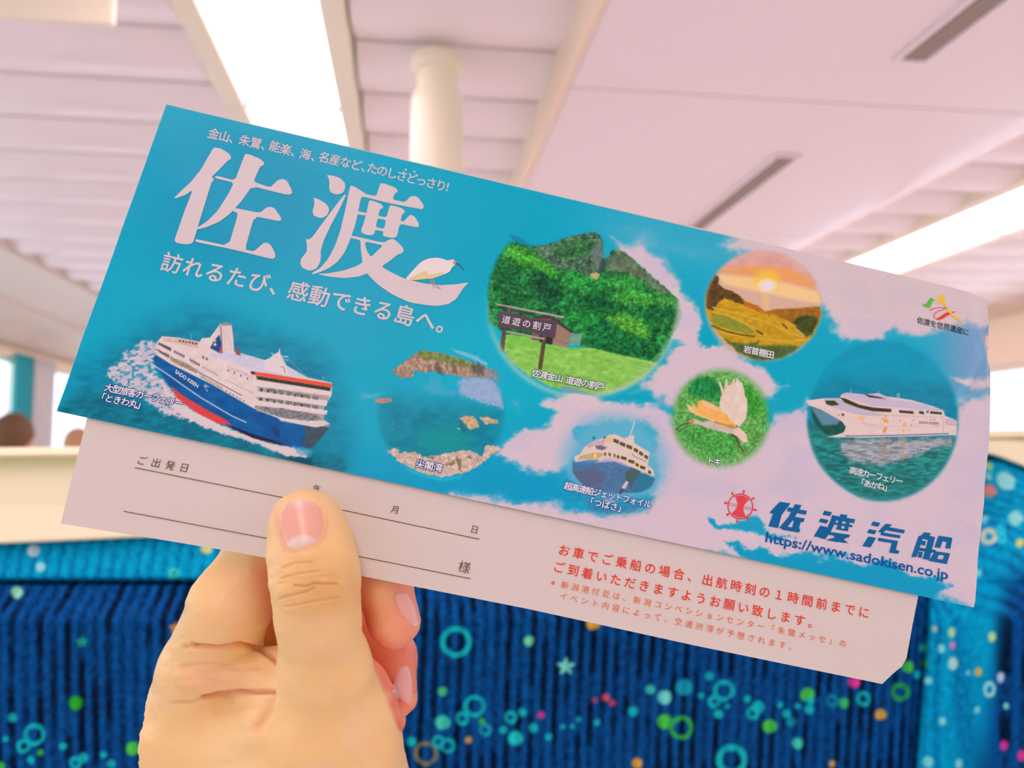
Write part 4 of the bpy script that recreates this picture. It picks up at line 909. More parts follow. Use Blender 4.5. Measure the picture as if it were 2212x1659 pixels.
shape('printed_title', [
 [z2((440,328),(500,335),(560,355),(600,395),(606,430),(595,470),(570,492),(530,500),(490,490),(465,465),(462,430),(465,390),(455,350))],
 [z2((320,527),(370,545),(430,580),(458,620),(460,650),(440,690),(405,710),(365,708),(325,690),(313,660),(320,620),(330,590),(328,555))],
 [z2((608,498),(610,510),(560,620),(470,790),(410,920),(385,1010),(388,1060),(380,1110),(350,1160),(310,1183),(270,1180),(225,1160),(203,1125),(208,1080),(240,1040),(262,1010),(263,950),(250,895),(275,905),(310,885),(400,760),(520,600),(590,510))],
 [z2((650,420),(690,432),(780,490),(790,500),(885,518),(920,402),(960,407),(1050,440),(1075,465),(1070,485),(1050,490),(1030,548),(1140,572),(1190,520),(1225,517),(1260,530),(1305,595),(1308,620),(1295,635),(1260,630),(1000,580),(757,520),(745,540),(700,760),(640,930),(600,1020),(540,1100),(460,1160),(370,1200),(315,1215),(308,1205),(380,1160),(450,1080),(510,970),(560,830),(610,620))],
 [z2((712,652),(795,665),(788,692),(705,677))],
 [z2((820,555),(860,560),(930,590),(945,610),(940,625),(918,632),(900,694),(975,707),(1005,598),(1050,605),(1120,630),(1140,655),(1133,670),(1115,680),(1100,738),(1130,745),(1180,690),(1205,687),(1230,705),(1262,760),(1265,785),(1250,797),(1220,792),(1095,765),(1070,870),(1050,888),(1010,890),(950,875),(940,855),(950,832),(872,818),(868,850),(845,867),(790,862),(755,845),(747,820),(770,760),(795,670)), z2((895,715),(878,795),(955,810),(970,730))],
 [z2((660,868),(950,935),(1000,905),(1030,900),(1060,915),(1120,975),(1130,1005),(1110,1030),(1075,1040),(1000,1100),(930,1147),(1000,1190),(1130,1255),(1300,1300),(1450,1318),(1600,1310),(1712,1292),(1660,1345),(1600,1440),(1530,1485),(1430,1503),(1330,1495),(1180,1470),(1030,1400),(900,1310),(830,1240),(800,1205),(740,1235),(600,1250),(480,1240),(370,1218),(375,1210),(450,1208),(600,1180),(700,1145),(762,1110),(745,1000),(742,910),(650,890)), z2((778,922),(800,1010),(835,1062),(890,1010),(945,957))]],
 WT, label='second large white character of the title, with a long sweeping tail', sm=1)
# the ibis standing on the tail
shape('printed_bird', [[z2((1145,1258),(1200,1195),(1280,1110),(1350,1078),(1430,1070),(1490,1085),(1520,1097),(1570,1085),(1600,1110),(1590,1135),(1560,1160),(1540,1200),(1400,1255),(1330,1260),(1180,1275))]], (234, 206, 206), .00013, 'small white ibis printed on the title tail')
shape('printed_bird', [[z2((1165,1268),(1220,1235),(1310,1190),(1350,1195),(1340,1225),(1400,1215),(1500,1200),(1400,1255),(1330,1262),(1190,1275))]], (222, 190, 140), .00015, 'ochre belly feathers of the printed ibis')
shape('printed_bird', [[z2((1570,1103),(1592,1100),(1596,1128),(1572,1132))], [z2((1450,1075),(1452,1074),(1453,1076))], [stroke(z2((1385,1255),(1398,1300),(1408,1318),(1460,1352)), 1.6)], [stroke(z2((1368,1258),(1372,1290),(1392,1320),(1400,1345)), 1.4)]], (216, 130, 110), .00016, 'reddish face and legs of the printed ibis', sm=0)
shape('printed_bird', [[stroke(z2((1597,1122),(1635,1140),(1665,1178)), 1.5)]], (40, 60, 80), .00016, 'dark beak of the printed ibis', sm=0)
# slogans
tline([('金山、', (462,289), (508,300)), ('朱鷺、', (529,304), (577,316)), ('能楽、', (594,317), (641,330)), ('海、', (660,334), (685,340)), ('名産など、', (701,341), (793,363)), ('たのしさどっさり', (805,365), (953,402)), ('!', (967,404), (967,404))], 25, WT, weight=.012, label='small white slogan along the top')
shape('lettering', [[[(600+a/4.148+2.2*math.cos(k), 300+b/4.148+2.2*math.sin(k)) for k in np.linspace(0, 5.5, 8)]] for a, b in ((1148,280),(1225,298))], WT, sm=0, label='two emphasis dots over the slogan')
tline([('訪れるたび、', (372,568), (606,620)), ('感動できる島へ。', (645,630), (966,703))], 46, WT, weight=.014, label='white slogan under the title')
CAP = (232, 214, 224)
NB = (24, 62, 130); GN = (20, 110, 70)
tline([('大型旅客カーフェリー', (236,838), (388,871)), ('「ときわ丸」', (219,857), (307,876))], 19.5, CAP, weight=.02, outline=(.10, NB), label='white caption by the big ferry')
tline([('尖閣湾', (908,1003), (946,1011))], 20, CAP, weight=.02, outline=(.10, NB), label='white caption under the bay')
tline([('佐渡金山', (1157,808), (1207,818)), ('道遊の割戸', (1230,823), (1296,836))], 19, CAP, weight=.02, outline=(.10, GN), label='white caption under the split hill')
tline([('道遊の割戸', (1093,692), (1181,709))], 19, (228,208,212), weight=.008, label='white writing on the printed notice board')
tline([('岩首棚田', (1613,756), (1662,767))], 18, CAP, weight=.02, outline=(.07, (34,84,60)), label='white caption under the sunset fields')
tline([('トキ', (1532,996), (1547,999))], 18, CAP, weight=.02, outline=(.10, GN), label='white caption under the flying ibis')
tline([('超高速船ジェットフォイル', (1226,1051), (1396,1089)), ('「つばさ」', (1272,1083), (1341,1099))], 18, CAP, weight=.02, outline=(.10, (28,84,150)), label='white caption under the hydrofoil boat')
tline([('高速カーフェリー', (1840,1017), (1941,1039)), ('「あかね」', (1857,1042), (1916,1054))], 17.5, CAP, weight=.014, label='white caption under the catamaran')
tline([('佐渡を世界遺産に', (1987,693), (2086,717))], 15.5, (48,66,70), weight=.012, label='small dark slogan under the brush logo')
# brush logo, top right
shape('printed_logo', [[z7((890,300),(920,298),(938,270),(950,255),(962,262),(982,272),(966,278),(945,322),(920,322))]], (96, 180, 60), label='green stroke of the brush logo')
shape('printed_logo', [[z7((982,290),(1000,284),(1008,262),(1003,240),(1030,235),(1042,270),(1055,310),(1085,350),(1125,388),(1166,416),(1148,418),(1100,388),(1060,345),(1035,300),(1020,285),(1004,298))]], (242, 182, 50), label='yellow stroke of the brush logo')
shape('printed_logo', [[stroke(z7((942,341),(968,330),(1000,322),(1058,324),(1040,334),(1005,344),(978,360),(968,378),(980,394)), 1.6)], [z7((978,398),(1000,390),(1040,362),(1070,350),(1118,348),(1090,362),(1060,378),(1025,400),(1000,406))]], (228, 64, 52), label='red stroke of the brush logo', sm=0)
# shipping line name, wheel emblem and address, bottom right
BL_ = (0, 92, 148)
shape('printed_name', [[z] for z in (
 zr((628,222),(708,234),(640,320),(612,418),(540,405),(575,312),(548,303)), zr((690,262),(830,290),(820,320),(680,292)), zr((740,240),(790,248),(730,350),(668,428),(618,418),(695,330)),
 zr((715,330),(812,346),(802,376),(706,360)), zr((735,350),(788,358),(765,430),(714,422)), zr((650,402),(780,424),(770,452),(640,430)),
 zr((960,288),(1016,300),(1000,330),(944,318)), zr((930,345),(990,358),(975,385),(918,372)), zr((928,400),(986,412),(952,492),(880,480)), zr((1080,314),(1132,320),(1124,345),(1072,338)),
 zr((1016,322),(1190,352),(1182,382),(1008,352)), zr((1008,350),(1052,356),(1006,445),(966,500),(918,490),(980,420)), zr((1040,376),(1172,396),(1165,412),(1032,392)), zr((1066,352),(1096,358),(1082,432),(1052,426)), zr((1122,362),(1152,368),(1136,440),(1106,436)),
 zr((1048,412),(1136,428),(1132,442),(1044,426)), zr((1000,446),(1152,468),(1142,490),(992,468)), zr((1015,465),(1062,470),(1140,530),(1078,524)), zr((1100,474),(1146,480),(1060,524),(968,506)),
 zr((1325,368),(1380,380),(1362,408),(1308,396)), zr((1295,425),(1352,437),(1335,465),(1278,452)), zr((1290,480),(1347,490),(1305,562),(1243,552)), zr((1420,385),(1468,392),(1400,452),(1360,445)),
 zr((1405,404),(1564,432),(1556,458),(1396,430)), zr((1385,448),(1532,472),(1525,494),(1378,470)), zr((1366,490),(1512,514),(1495,580),(1522,588),(1512,610),(1444,600),(1464,530),(1358,512)),
 zr((1710,448),(1760,456),(1750,476),(1792,484),(1748,655),(1698,648),(1738,506),(1698,498),(1652,632),(1612,636),(1666,480),(1690,470)), zr((1640,558),(1800,582),(1792,604),(1632,580)), zr((1690,510),(1722,516),(1716,548),(1684,542)), zr((1668,592),(1700,598),(1690,640),(1660,634)),
 zr((1818,474),(1922,490),(1908,572),(1868,568),(1880,522),(1848,516),(1830,566),(1786,560)))]+[[zr((1792,590),(1906,606),(1880,686),(1742,662)), zr((1822,616),(1806,646),(1848,652),(1862,622))]], BL_, label='bold blue shipping line name', sm=0)
latin('https://www.sadokisen.co.jp', (1649,1170), (2046,1252), 30, (0, 84, 150), weight=.018, label='blue web address')
ec = (1596.5, 1094.5)
def circ(cx, cy, r, n=40, sq=1.0): return [(cx+r*math.cos(2*math.pi*k/n), cy+r*sq*math.sin(2*math.pi*k/n)) for k in range(n)]
RD = (226, 66, 74)
lp = [[circ(*ec, 28), circ(*ec, 25.4)]]
for k in range(8):
    a = 2*math.pi*k/8+.23; c_, s_ = math.cos(a), math.sin(a); lp.append([stroke([(ec[0]+27*c_, ec[1]+27*s_), (ec[0]+33*c_, ec[1]+33*s_)], 2.6)]); lp.append([circ(ec[0]+33.5*c_, ec[1]+33.5*s_, 2.7, 10)])
shape('printed_emblem', lp, RD, label='red ship wheel emblem', sm=0)
def rot(P, a=.21): 
    return [(ec[0]+p[0]*math.cos(a)-p[1]*math.sin(a), ec[1]+p[0]*math.sin(a)+p[1]*math.cos(a)) for p in P]
shape('printed_emblem', [[rot([(-16,-18.5),(-8,-22.5),(0,-24),(8,-22.5),(16,-18.5),(11,-12),(7.5,-5),(7,0),(7.5,5),(11,12),(16,18.5),(8,22.5),(0,24),(-8,22.5),(-16,18.5),(-11,12),(-7.5,5),(-7,0),(-7.5,-5),(-11,-12)])]], RD, label='red hourglass figure in the wheel', sm=0)
shape('printed_emblem', [[stroke(rot([(-24,yy-1),(-18,yy+1),(-12,yy-1),(-8,yy)]), 1.0)] for yy in (-2, 2)]+[[stroke(rot([(8,yy),(13,yy+1),(18,yy-1),(24,yy)]), 1.0)] for yy in (-2, 2)], RD, sm=0)
# the white leaf: departure-date lines and the red notice
OL = -.00060
BR = (84, 62, 22)
tline([('ご出発日', (305,994), (397,1010))], 22, BR, off=OL, weight=-.004, label='brown printed words over the first line')
tline([('年', (684,1056), (684,1056)), ('月', (854,1101), (854,1101)), ('日', (1025,1144), (1025,1144))], 19, BR, off=OL, weight=-.004, label='brown printed date characters')
tline([('様', (1003,1225), (1003,1225))], 28, BR, off=OL, weight=-.006, label='brown printed honorific at the end of the second line')
for a, b in (((289,1009.5),(1035,1165)), ((265,1104),(1016,1250))): shape('ruled_line', [[stroke([a, ((a[0]+b[0])/2, (a[1]+b[1])/2-2), b], 1.5)]], BR, OL, sm=0)
R1 = (236, 40, 12); R2 = (236, 100, 50)
tline([('お車でご乗船の場合、出航時刻の１時間前までに', (1218,1189), (1867,1323)), ('ご到着いただきますようお願い致します。', (1207,1225), (1757,1346))], 26, R1, off=OL, weight=.004, label='two lines of red notice')
tline([('※新潟港付近は、新潟コンベンションセンター「朱鷺メッセ」の', (1197,1259), (1820,1389.5)), ('イベント内容によって、交通渋滞が予想されます。', (1217,1288), (1711,1397.5))], 17.5, R2, off=OL, weight=-.002, label='two smaller lines of orange-red notice')
latin('SADO KISEN', (379,806), (428,839), 11, (226,210,224), weight=.02, label='small white name on the printed hull')
latin('SADO KISEN', (1983,915), (2026,917.5), 7, (120,110,160), weight=.015, label='tiny name on the printed catamaran')
# ================================================================== THE HAND
def smin(a, b, k):
    h = np.clip(.5+.5*(b-a)/k, 0, 1); return b*(1-h)+a*h-k*h*(1-h)
def cone(P, a, b, ra, rb):
    ab = b-a; t = np.clip(((P-a)@ab)/(ab@ab), 0, 1); return np.linalg.norm(P-a-t[:, None]*ab, axis=1)-(ra+(rb-ra)*t)
def surface_nets(f, lo, hi, h):
    n = [int(math.ceil((hi[k]-lo[k])/h))+1 for k in range(3)]
    ax = [lo[k]+h*np.arange(n[k]) for k in range(3)]
    D = np.empty(n, np.float32); YY, ZZ = np.meshgrid(ax[1], ax[2], indexing='ij'); yz = np.stack([YY.ravel(), ZZ.ravel()], 1)
    for i in range(0, n[0], 8):
        xs_ = ax[0][i:i+8]; P = np.concatenate([np.concatenate([np.full((len(yz), 1), q), yz], 1) for q in xs_])
        D[i:i+8] = f(P).reshape(len(xs_), n[1], n[2])
    I = D < 0
    c = sum(I[a:n[0]-1+a, b:n[1]-1+b, d:n[2]-1+d].astype(np.int8) for a in (0, 1) for b in (0, 1) for d in (0, 1))
    act = np.argwhere((c > 0) & (c < 8)); idx = np.full((n[0]-1, n[1]-1, n[2]-1), -1, np.int64); idx[tuple(act.T)] = np.arange(len(act))
    S = np.zeros((len(act), 3)); W = np.zeros(len(act)); cr = [(a, b, d) for a in (0, 1) for b in (0, 1) for d in (0, 1)]
    for p in cr:
        for k in range(3):
            if p[k]: continue
            q = list(p); q[k] = 1
            va = D[act[:, 0]+p[0], act[:, 1]+p[1], act[:, 2]+p[2]]; vb = D[act[:, 0]+q[0], act[:, 1]+q[1], act[:, 2]+q[2]]
            m = (va < 0) != (vb < 0); t = np.where(m, va/(va-vb+1e-12), 0); pt = np.array(p, float)+np.zeros((len(act), 3)); pt[:, k] += t
            S += pt*m[:, None]; W += m
    V = np.array(lo)+h*(act+S/W[:, None]); Q = []
    for k in range(3):
        u, v = (k+1) % 3, (k+2) % 3; sl = [slice(1, n[0]-1), slice(1, n[1]-1), slice(1, n[2]-1)]; sl[k] = slice(0, n[k]-1)
        s2 = list(sl); s2[k] = slice(1, n[k]); A = I[tuple(sl)]; B = I[tuple(s2)]; e = np.argwhere(A != B); off = np.array([1, 1, 1]); off[k] = 0; e0 = e+off
        a_in = A[tuple(e.T)]
        def cell(du, dv):
            q = e0.copy(); q[:, u] -= du; q[:, v] -= dv; return idx[tuple(q.T)]
        q4 = np.stack([cell(1, 1), cell(0, 1), cell(0, 0), cell(1, 0)], 1); q4[~a_in] = q4[~a_in][:, ::-1]; Q.append(q4)
    return V, np.concatenate(Q)
def HP(x, y, r, z): return (np.array([(x-1106)/F*z, -(y-829.5)/F*z, z]), r/F*z)
def HB(x, y, r, clear):
    """a joint behind the sheet: centre lies r + clear behind the paper"""
    z = float(zplane(x, y)); 
    for _ in range(8): z = (TD+r/F*z+clear)/float(_v(x, y)@TN)
    return HP(x, y, r, z)
def HF(x, y, r, clear=.0003):
    z = float(zplane(x, y))
    for _ in range(8): z = (TD-r/F*z-clear)/float(_v(x, y)@TN)
    return HP(x, y, r, z)
TH = [HF(661,1133,76,-.0002), HF(672,1186,84,-.0002), HF(683,1256,86.5,.0002), HP(688,1335,82,.1795), HP(702,1445,94,.186), HP(692,1562,152,.196)]
IX = [HP(415,1588,118,.212), HP(450,1448,101,.205), HP(497,1308,85,.1950), HB(562,1198,72,.0075), HB(612,1120,74,.0025), HB(720,1105,66,.0015), HB(800,1150,58,.0012)]
MD = [HP(500,1600,100,.232), HP(575,1450,86,.2245), HP(655,1270,80,.2175), HB(738,1205,72,.008), HB(828,1258,59,.004), HB(851,1341,57.5,.0055)]
RG = [HP(560,1640,100,.245), HP(640,1470,84,.2375), HP(700,1370,78,.2335), HP(770,1350,70,.228), HP(838,1420,60,.2195), HP(850,1500,52,.2165)]
PK = [HP(620,1700,90,.252), HP(680,1560,72,.247), HP(760,1490,62,.243), HP(836,1556,40,.2345)]
WRI = HP(520,1990,160,.222), HP(785,1990,185,.212)
def chain(P, L, k=.0012):
    d = None
    for i in range(len(L)-1):
        e = cone(P, L[i][0], L[i+1][0], L[i][1], L[i+1][1]); d = e if d is None else smin(d, e, k)
    return d
def seg(P, a, b, sr=1.0): return cone(P, a[0], b[0], a[1]*sr, b[1]*sr)
ARM = (HP(640,2000,190,.218), HP(700,2700,200,.24))
def hand_f(P):
    palm = seg(P, IX[0], WRI[0]); palm = smin(palm, seg(P, MD[0], WRI[0]), .006); palm = smin(palm, seg(P, RG[0], WRI[1]), .006); palm = smin(palm, seg(P, PK[0], WRI[1]), .006)
    palm = smin(palm, seg(P, ARM[0], ARM[1]), .012)
    palm = smin(palm, seg(P, TH[5], WRI[1]), .010)
    palm = smin(palm, seg(P, HP(600,1740,185,.205), TH[5]), .008)
    web = seg(P, HP(420,1600,95,.206), HP(650,1585,112,.200)); palm = smin(palm, web, .007)
    pad = seg(P, HP(425,1452,46,.1955), HP(585,1446,46,.1965)); palm = smin(palm, pad, .004)
    th = chain(P, TH, .004)
    ix = chain(P, IX, .0022); md = chain(P, MD, .0022); rg = chain(P, RG, .0022); pk = chain(P, PK, .002)
    f = smin(ix, md, .0006); f = smin(f, rg, .0006); f = smin(f, pk, .0006)
    body = smin(palm, th, .0030)
    kk = .0005+.0030*(1-sstep(-.052, -.046, P[:, 0]))*sstep(-.0735, -.0815, P[:, 1])
    return smin(f, body, kk)
def cam2w(V): return CAM+V[:, :1]*rt+V[:, 1:2]*up+V[:, 2:3]*fw
HV, HQ = surface_nets(hand_f, (-.092, -.262, .160), (-.012, -.018, .275), .00082)
def grad(P, e=2e-4):
    g = np.stack([hand_f(P+np.eye(3)[k]*e)-hand_f(P-np.eye(3)[k]*e) for k in range(3)], 1); return g/(np.linalg.norm(g, axis=1, keepdims=True)+1e-12)
# refine what the viewer sees, then settle the points on the true surface
def refine(V, Q, sel):
    bm = bmesh.new(); vs = [bm.verts.new(v) for v in V]; bm.verts.ensure_lookup_table()
    fs = [bm.faces.new([vs[i] for i in q]) for q in Q]; es = {e for f, s_ in zip(fs, sel) if s_ for e in f.edges}
    bmesh.ops.subdivide_edges(bm, edges=list(es), cuts=1, use_grid_fill=True)
    bmesh.ops.triangulate(bm, faces=[f for f in bm.faces if len(f.verts) != 4])
    me = bpy.data.meshes.new('h'); bm.to_mesh(me); bm.free()
    V = np.zeros(len(me.vertices)*3); me.vertices.foreach_get('co', V); Fc = [tuple(p.vertices) for p in me.polygons]; bpy.data.meshes.remove(me)
    return V.reshape(-1, 3), Fc
def pxy(V): return 1106+F*V[:, 0]/V[:, 2], 829.5-F*V[:, 1]/V[:, 2]
cen = HV[HQ].mean(1); gg = grad(cen); facing = (gg*cen).sum(1) < 0; cx_, cy_ = pxy(cen)
sel = facing & (cy_ < 1700) & (cen[:, 2] < .225)
HV, HF_ = refine(HV, HQ, sel)
cen = np.array([HV[list(f)].mean(0) for f in HF_]); cx_, cy_ = pxy(cen)
gg = grad(cen); facing = (gg*cen).sum(1) < 0
sel = facing & (cx_ > 590) & (cx_ < 772) & (cy_ > 1195) & (cy_ < 1320) & (cen[:, 2] < .19)
HV, HF_ = refine(HV, HF_, sel)
for _ in range(2):
    g = grad(HV); HV = HV-g*np.clip(hand_f(HV), -.0006, .0006)[:, None]
g = grad(HV); hx_, hy_ = pxy(HV); front = ((g*HV).sum(1)/np.linalg.norm(HV, axis=1)) < .05
def dline(x, y, P):
    d = np.full(len(x), 1e9)
    for i in range(1, len(P)):
        x1, y1 = P[i-1]; x2, y2 = P[i]; L2 = (x2-x1)**2+(y2-y1)**2+1e-9; t = np.clip(((x-x1)*(x2-x1)+(y-y1)*(y2-y1))/L2, 0, 1)
        d = np.minimum(d, np.hypot(x-x1-t*(x2-x1), y-y1-t*(y2-y1)))
    return d
CR = [([(418,1395),(470,1399),(520,1393),(560,1401),(585,1416),(604,1436)], .0015, 4.5, 0), ([(440,1508),(470,1502),(520,1496),(560,1493),(600,1496)], .0017, 4.5, 0),
 ([(372,1520),(410,1521),(445,1508)], .0006, 4, 0), ([(392,1442),(450,1434),(520,1446),(560,1440)], .0004, 5, 0), ([(385,1470),(440,1468),(500,1478)], .0003, 5, 0),
 ([(400,1398),(418,1395)], .0008, 5, 0), ([(470,1540),(520,1528),(570,1520)], .0003, 5, 0), ([(556,1572),(572,1548),(590,1505)], .0010, 9, 0),
 ([(610,1227),(637,1217),(672,1214)], .00032, 2.4, 1), ([(608,1250),(640,1240),(690,1234)], .00030, 2.4, 1), ([(637,1265),(661,1267),(678,1261),(727,1261)], .00050, 2.8, 1),
 ([(604,1293),(620,1288),(645,1283),(661,1279),(677,1270)], .00045, 2.8, 1), ([(618,1310),(657,1304),(697,1297),(731,1292)], .00034, 2.6, 1), ([(690,1246),(720,1243)], .00022, 2.2, 1), ([(602,1262),(616,1258)], .0002, 2.4, 1)]
dep = np.zeros(len(HV)); redn = np.zeros(len(HV))
for P, dp, w_, onth in CR:
    d = dline(hx_, hy_, P); m = front & (HV[:, 2] < (.19 if onth else .208))
    if not onth: m = m & ~((HV[:, 2] < .1935) & (hx_ > 596))
    dep += np.where(m, dp*np.exp(-(d/w_)**2)-dp*.08*np.exp(-((d-w_*2.2)/w_)**2), 0); redn = np.maximum(redn, np.where(m, np.exp(-(d/(w_*1.8))**2)*min(1, dp/.0015), 0))
HV = HV-g*dep[:, None]
# soft unevenness of the flesh
HV = HV+g*((fbm(hx_/45, hy_/40, 5, 3)-.5)*.0009*front)[:, None]
# skin colour: pinker fingertips and folds, ochre knuckle; red shade painted on fingers behind
sk = np.array([.96, .70, .30])+np.zeros((len(HV), 3))
def mixs(c, a):
    global sk
    sk = sk*(1-a[:, None])+np.array(c)*a[:, None]
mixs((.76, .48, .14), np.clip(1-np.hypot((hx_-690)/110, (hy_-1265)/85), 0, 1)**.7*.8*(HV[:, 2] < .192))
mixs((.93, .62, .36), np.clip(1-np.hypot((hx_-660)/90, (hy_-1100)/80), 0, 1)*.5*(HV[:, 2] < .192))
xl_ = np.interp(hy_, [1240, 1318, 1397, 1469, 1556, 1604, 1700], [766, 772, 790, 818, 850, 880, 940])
mixs((.94, .38, .24), sstep(.188, .192, HV[:, 2])*sstep(-4, 14, hx_-xl_)*(hy_ < 1640)*.9)  # red shade painted on the curled fingers
mixs((.88, .22, .10), sstep(.189, .194, HV[:, 2])*(1-sstep(20, 62, hx_-xl_))*sstep(-6, 2, hx_-xl_)*(hy_ < 1580)*.85)  # deeper painted shade right beside the thumb
mixs((.88, .26, .13), np.clip(1-np.hypot((hx_-588)/62, (hy_-1262)/100), 0, 1)**.6*.9*sstep(.186, .1925, HV[:, 2]))  # painted red shade in the gap between index and thumb
mixs((.88, .28, .16), sstep(.204, .212, HV[:, 2])*sstep(560, 600, hx_)*(hy_ < 1500)*.8)  # painted red shade deep in the pit
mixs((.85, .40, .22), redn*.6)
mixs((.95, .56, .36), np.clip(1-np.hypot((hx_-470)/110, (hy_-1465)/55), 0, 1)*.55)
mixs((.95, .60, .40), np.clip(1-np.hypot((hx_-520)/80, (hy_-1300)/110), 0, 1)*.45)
mixs((.95, .74, .44), sstep(.55, .8, fbm(hx_/70, hy_/50, 15, 3))*.4)
_no = [(603,1100),(600,1125),(605,1158),(616,1184),(634,1189),(660,1184),(684,1175),(699,1158),(703,1130),(700,1100)]
_dn = dline(hx_, hy_, _no); mixs((.80, .38, .15), np.exp(-((_dn-3)/3.5)**2)*.6*(HV[:, 2] < .19)*sstep(1095, 1130, hy_)); mixs((.93, .58, .36), np.exp(-(_dn/16)**2)*.35*(HV[:, 2] < .19))
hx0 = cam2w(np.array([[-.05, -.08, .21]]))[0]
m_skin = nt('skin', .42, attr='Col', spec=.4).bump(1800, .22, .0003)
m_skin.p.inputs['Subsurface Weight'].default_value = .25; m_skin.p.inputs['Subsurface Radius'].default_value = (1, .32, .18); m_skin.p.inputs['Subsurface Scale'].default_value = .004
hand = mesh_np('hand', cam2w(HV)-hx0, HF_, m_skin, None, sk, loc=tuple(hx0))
tag(hand, 'left hand in front of the blue seat, thumb on the paper sleeve, fingertips curled behind', 'hand')
# ---- nails, laid on the surface of the fingers
def nail(name, outline, col, zrange, lift=.00035, lun=None, tip=None, label=None, nr=12):
    O = np.array(smooth_loop(outline, 2)); n = len(O); cxy = O.mean(0); XY = [cxy]
    for r in range(1, nr+1):
        for p in O: XY.append(cxy+(p-cxy)*r/nr)
    XY = np.array(XY); S = np.array([0]+[r/nr for r in range(1, nr+1) for _ in range(n)])
    dirs = np.stack([(XY[:, 0]-1106)/F, -(XY[:, 1]-829.5)/F, np.ones(len(XY))], 1); z = np.full(len(XY), zrange)
    for _ in range(60): z = z+np.clip(hand_f(dirs*z[:, None]), -.002, .002)*.8
    P = dirs*z[:, None]; nn = grad(P); P = P+nn*(lift*(1-S**6)-.00025*S**6)[:, None]
    P2 = P-nn*.0006
    Fc = [(0, 1+i, 1+(i+1) % n) for i in range(n)]
    for r in range(nr-1):
        for i in range(n): a = 1+r*n+i; b = 1+r*n+(i+1) % n; Fc.append((a, a+n, b+n, b))
    m = len(XY); Fb = [tuple(q+m for q in f[::-1]) for f in Fc]; e = 1+(nr-1)*n
    rim = [(e+i, e+i+m, e+(i+1) % n+m, e+(i+1) % n) for i in range(n)]
    c = np.array(col)+np.zeros((m, 3))
    if lun is not None:
        a = lun(XY[:, 0], XY[:, 1])[:, None]; c = c*(1-a)+np.array((.92, .76, .64))*a
    if tip is not None:
        a = tip(XY[:, 0], XY[:, 1])[:, None]; c = c*(1-a)+np.array((.92, .80, .66))*a
    o = mesh_np(name, cam2w(np.concatenate([P, P2]))-hx0, Fc+Fb+rim, m_nail, hand, np.concatenate([c, c]))
    bm = bmesh.new(); bm.from_mesh(o.data); bmesh.ops.recalc_face_normals(bm, faces=bm.faces); bm.to_mesh(o.data); bm.free()
    return tag(o, label)
m_nail = nt('fingernail', .22, attr='Col', spec=.55); m_nail.p.inputs['Subsurface Weight'].default_value = .2; m_nail.p.inputs['Subsurface Scale'].default_value = .002
nail('fingernail', [(603,1100),(600,1125),(605,1158),(616,1184),(634,1189),(660,1184),(684,1175),(699,1158),(703,1130),(700,1100),(692,1082),(672,1073),(645,1071),(618,1080)], (.88, .50, .36), .170,
     lun=lambda a, b: 1-sstep(.85, 1.1, np.hypot((a-655)/40, (b-1192)/36)), tip=lambda a, b: (1-sstep(1078, 1102, b))*.55, label='thumbnail with a pale half moon')
nail('fingernail', [(850,1284),(862,1278),(878,1280),(892,1298),(903,1325),(909,1352),(900,1356),(884,1348),(866,1326),(853,1304)], (.93, .52, .44), .188, tip=lambda a, b: sstep(0, 5, (a-893)*.5+(b-1346)*.8), label='nail of the upper curled finger')
nail('fingernail', [(858,1440),(866,1433),(878,1434),(888,1446),(893,1470),(893,1500),(890,1532),(878,1526),(858,1506),(848,1496),(850,1468)], (.93, .52, .46), .200, tip=lambda a, b: sstep(0, 6, (b-1512)-(a-870)*.7), label='nail of the lower curled finger')
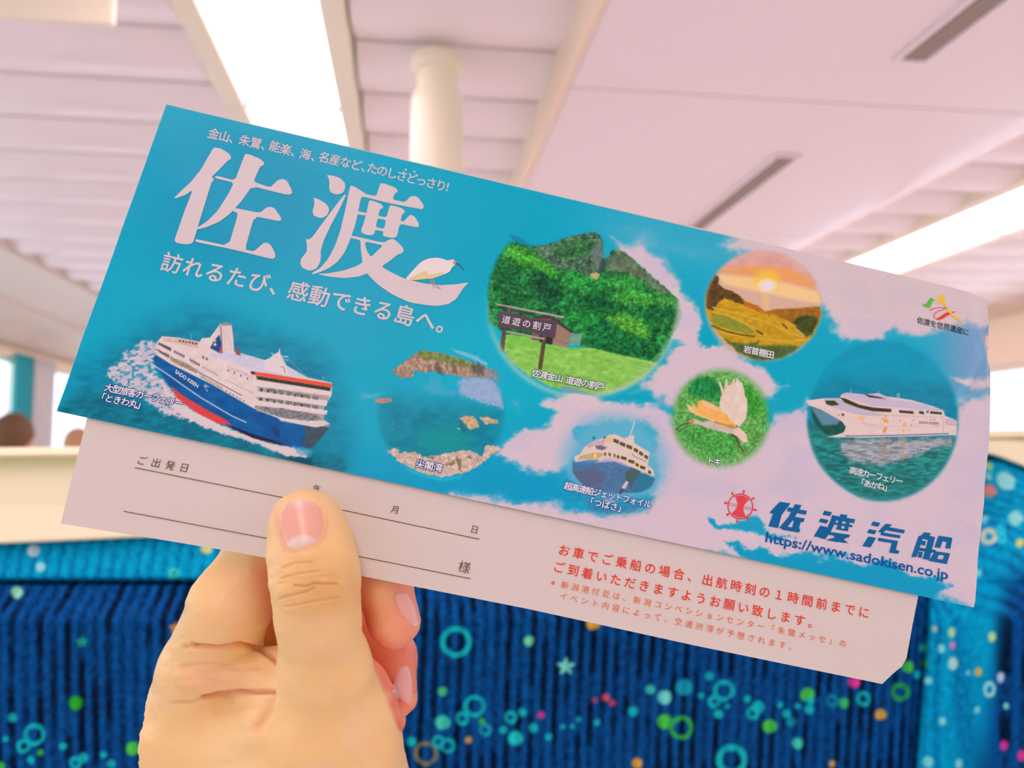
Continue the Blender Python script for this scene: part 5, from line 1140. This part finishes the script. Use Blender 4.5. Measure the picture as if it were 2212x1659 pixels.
# ================================================================== PASSENGERS AHEAD (seen over the seat top)
def person(x, y, top, skin, hair, cloth, label, tilt=0.0):
    """seated adult facing away (+Y); top = height of the crown"""
    h = top-1.27
    J = lambda a, b, c, r: (np.array([a, b, c+h]), r)
    def body(P):
        d = cone(P, *[np.array(v) for v in ((0, .02, .96+h), (0, .0, .60+h))], .145, .15)
        d = smin(d, cone(P, np.array([-.17, .02, .99+h]), np.array([.17, .02, .99+h]), .065, .065), .05)
        for s_ in (-1, 1):
            for a, b, ra, rb in (((.20, .02, .97), (.24, .06, .70), .052, .042), ((.24, .06, .70), (.16, .30, .64), .042, .030), ((.16, .30, .64), (.12, .38, .63), .036, .026),
                                 ((.10, .04, .55), (.12, .46, .56), .085, .062), ((.12, .46, .56), (.12, .50, .12), .060, .042), ((.12, .50, .10), (.12, .64, .06), .040, .034)):
                a = np.array((a[0]*s_, a[1], a[2]+(h if a[2] > .6 else h*(a[2]/.6)))); b = np.array((b[0]*s_, b[1], b[2]+(h if b[2] > .6 else h*(b[2]/.6)))); d = smin(d, cone(P, a, b, ra, rb), .03)
        d = smin(d, cone(P, np.array([0, .02, 1.02+h]), np.array([0, .045, 1.12+h]), .056, .054), .03)
        return smin(d, head(P), .02)
    hc = np.array([0, .06, 1.165+h])
    def ell(P, c, r): q = (P-c)/np.array(r); k = np.linalg.norm(q, axis=1); return (k-1)*min(r)
    def head(P):
        d = ell(P, hc, (.074, .095, .105)); d = smin(d, ell(P, hc+np.array([0, .035, -.06]), (.048, .05, .05)), .03)
        d = smin(d, cone(P, hc+np.array([0, .088, .0]), hc+np.array([0, .110, -.025]), .010, .014), .012)
        for s_ in (-1, 1):
            d = smin(d, ell(P, hc+np.array([.076*s_, -.005, -.01]), (.010, .022, .032)), .006)
            d = np.maximum(d, -(np.linalg.norm(P-hc-np.array([.030*s_, .098, .012]), axis=1)-.012))
            d = np.minimum(d, np.linalg.norm(P-hc-np.array([.030*s_, .080, .012]), axis=1)-.014)
        return np.maximum(d, -cone(P, hc+np.array([-.018, .100, -.058]), hc+np.array([.018, .100, -.058]), .004, .004))
    def hairf(P):
        d = ell(P, hc+np.array([0, -.012, .016]), (.084, .100, .104)); q = P-hc
        cut = np.maximum(q[:, 1]-.055, -1e9); d = np.maximum(d, np.minimum(q[:, 1]-.05-(q[:, 2]-.03)*1.2, .2))
        d = np.maximum(d, -(q[:, 2]+.075)); n = (np.sin(P[:, 0]*210)*np.sin(P[:, 1]*190)*np.sin(P[:, 2]*170))*.0022
        return d+n
    V, Q = surface_nets(body, (-.36, -.24, .0), (.36, .72, top+.04), .014)
    cz = V[:, 2]-h; c = np.where(((cz > 1.05) | ((V[:, 1] > .29) & (cz > .58) & (cz < .70) & (np.abs(V[:, 0]) < .2) & (cz > .60)))[:, None], np.array(skin), np.where((V[:, 2] < .62)[:, None], np.array((.05, .06, .09)), np.array(cloth)))
    o = mesh_np('person', V, Q, m_person, None, c, loc=(x, y, 0)); o.rotation_euler = (0, 0, tilt)
    V, Q = surface_nets(hairf, (-.12, -.14, hc[2]-.12), (.12, .13, hc[2]+.14), .0055)
    mesh_np('hair', V, Q, nt('hair', .6, hair).bump(120, .6, .01, stretch=(1, 1, .2)), o)
    return tag(o, label, 'person')
m_person = nt('skin_and_clothes', .6, attr='Col', spec=.3)
pa = at_depth(16., 940., 3.6)
person(pa[0], pa[1], 1.25+.168, (.75, .48, .32), (.16, .085, .03), (.30, .24, .26), 'person with short brown hair seated ahead at the left edge, seen from behind')
pb = at_depth(166., 960., 5.2)
person(pb[0], pb[1], 1.25+.150, (.85, .50, .30), (.62, .34, .16), (.55, .40, .35), 'person with light orange-brown hair seated far ahead, beside the bright left window', tilt=.3)
def plain_seat(x, y, ztop, label):
    t = empty('passenger_seat', (x, y, 0)); tag(t, label, 'seat')
    bm = bmesh.new(); box_bm(bm, (-.26, -.30, .40), (.26, -.20, ztop-.10), .03); obj_bm('backrest', bm, m_shell, t, True)
    box('headrest', (-.20, -.30, ztop-.12), (.20, -.205, ztop), m_cov, t, .03)
    box('seat_cushion', (-.26, -.20, .34), (.26, .30, .46), m_shell, t, .04); box('seat_base', (-.22, -.16, 0), (.22, .26, .345), m_black, t, .02)
plain_seat(pa[0], pa[1], 1.14, 'blue seat with cream headrest under the brown haired person, hidden behind the front seat')
plain_seat(pb[0], pb[1], 1.14, 'blue seat with cream headrest under the light haired person, further ahead')
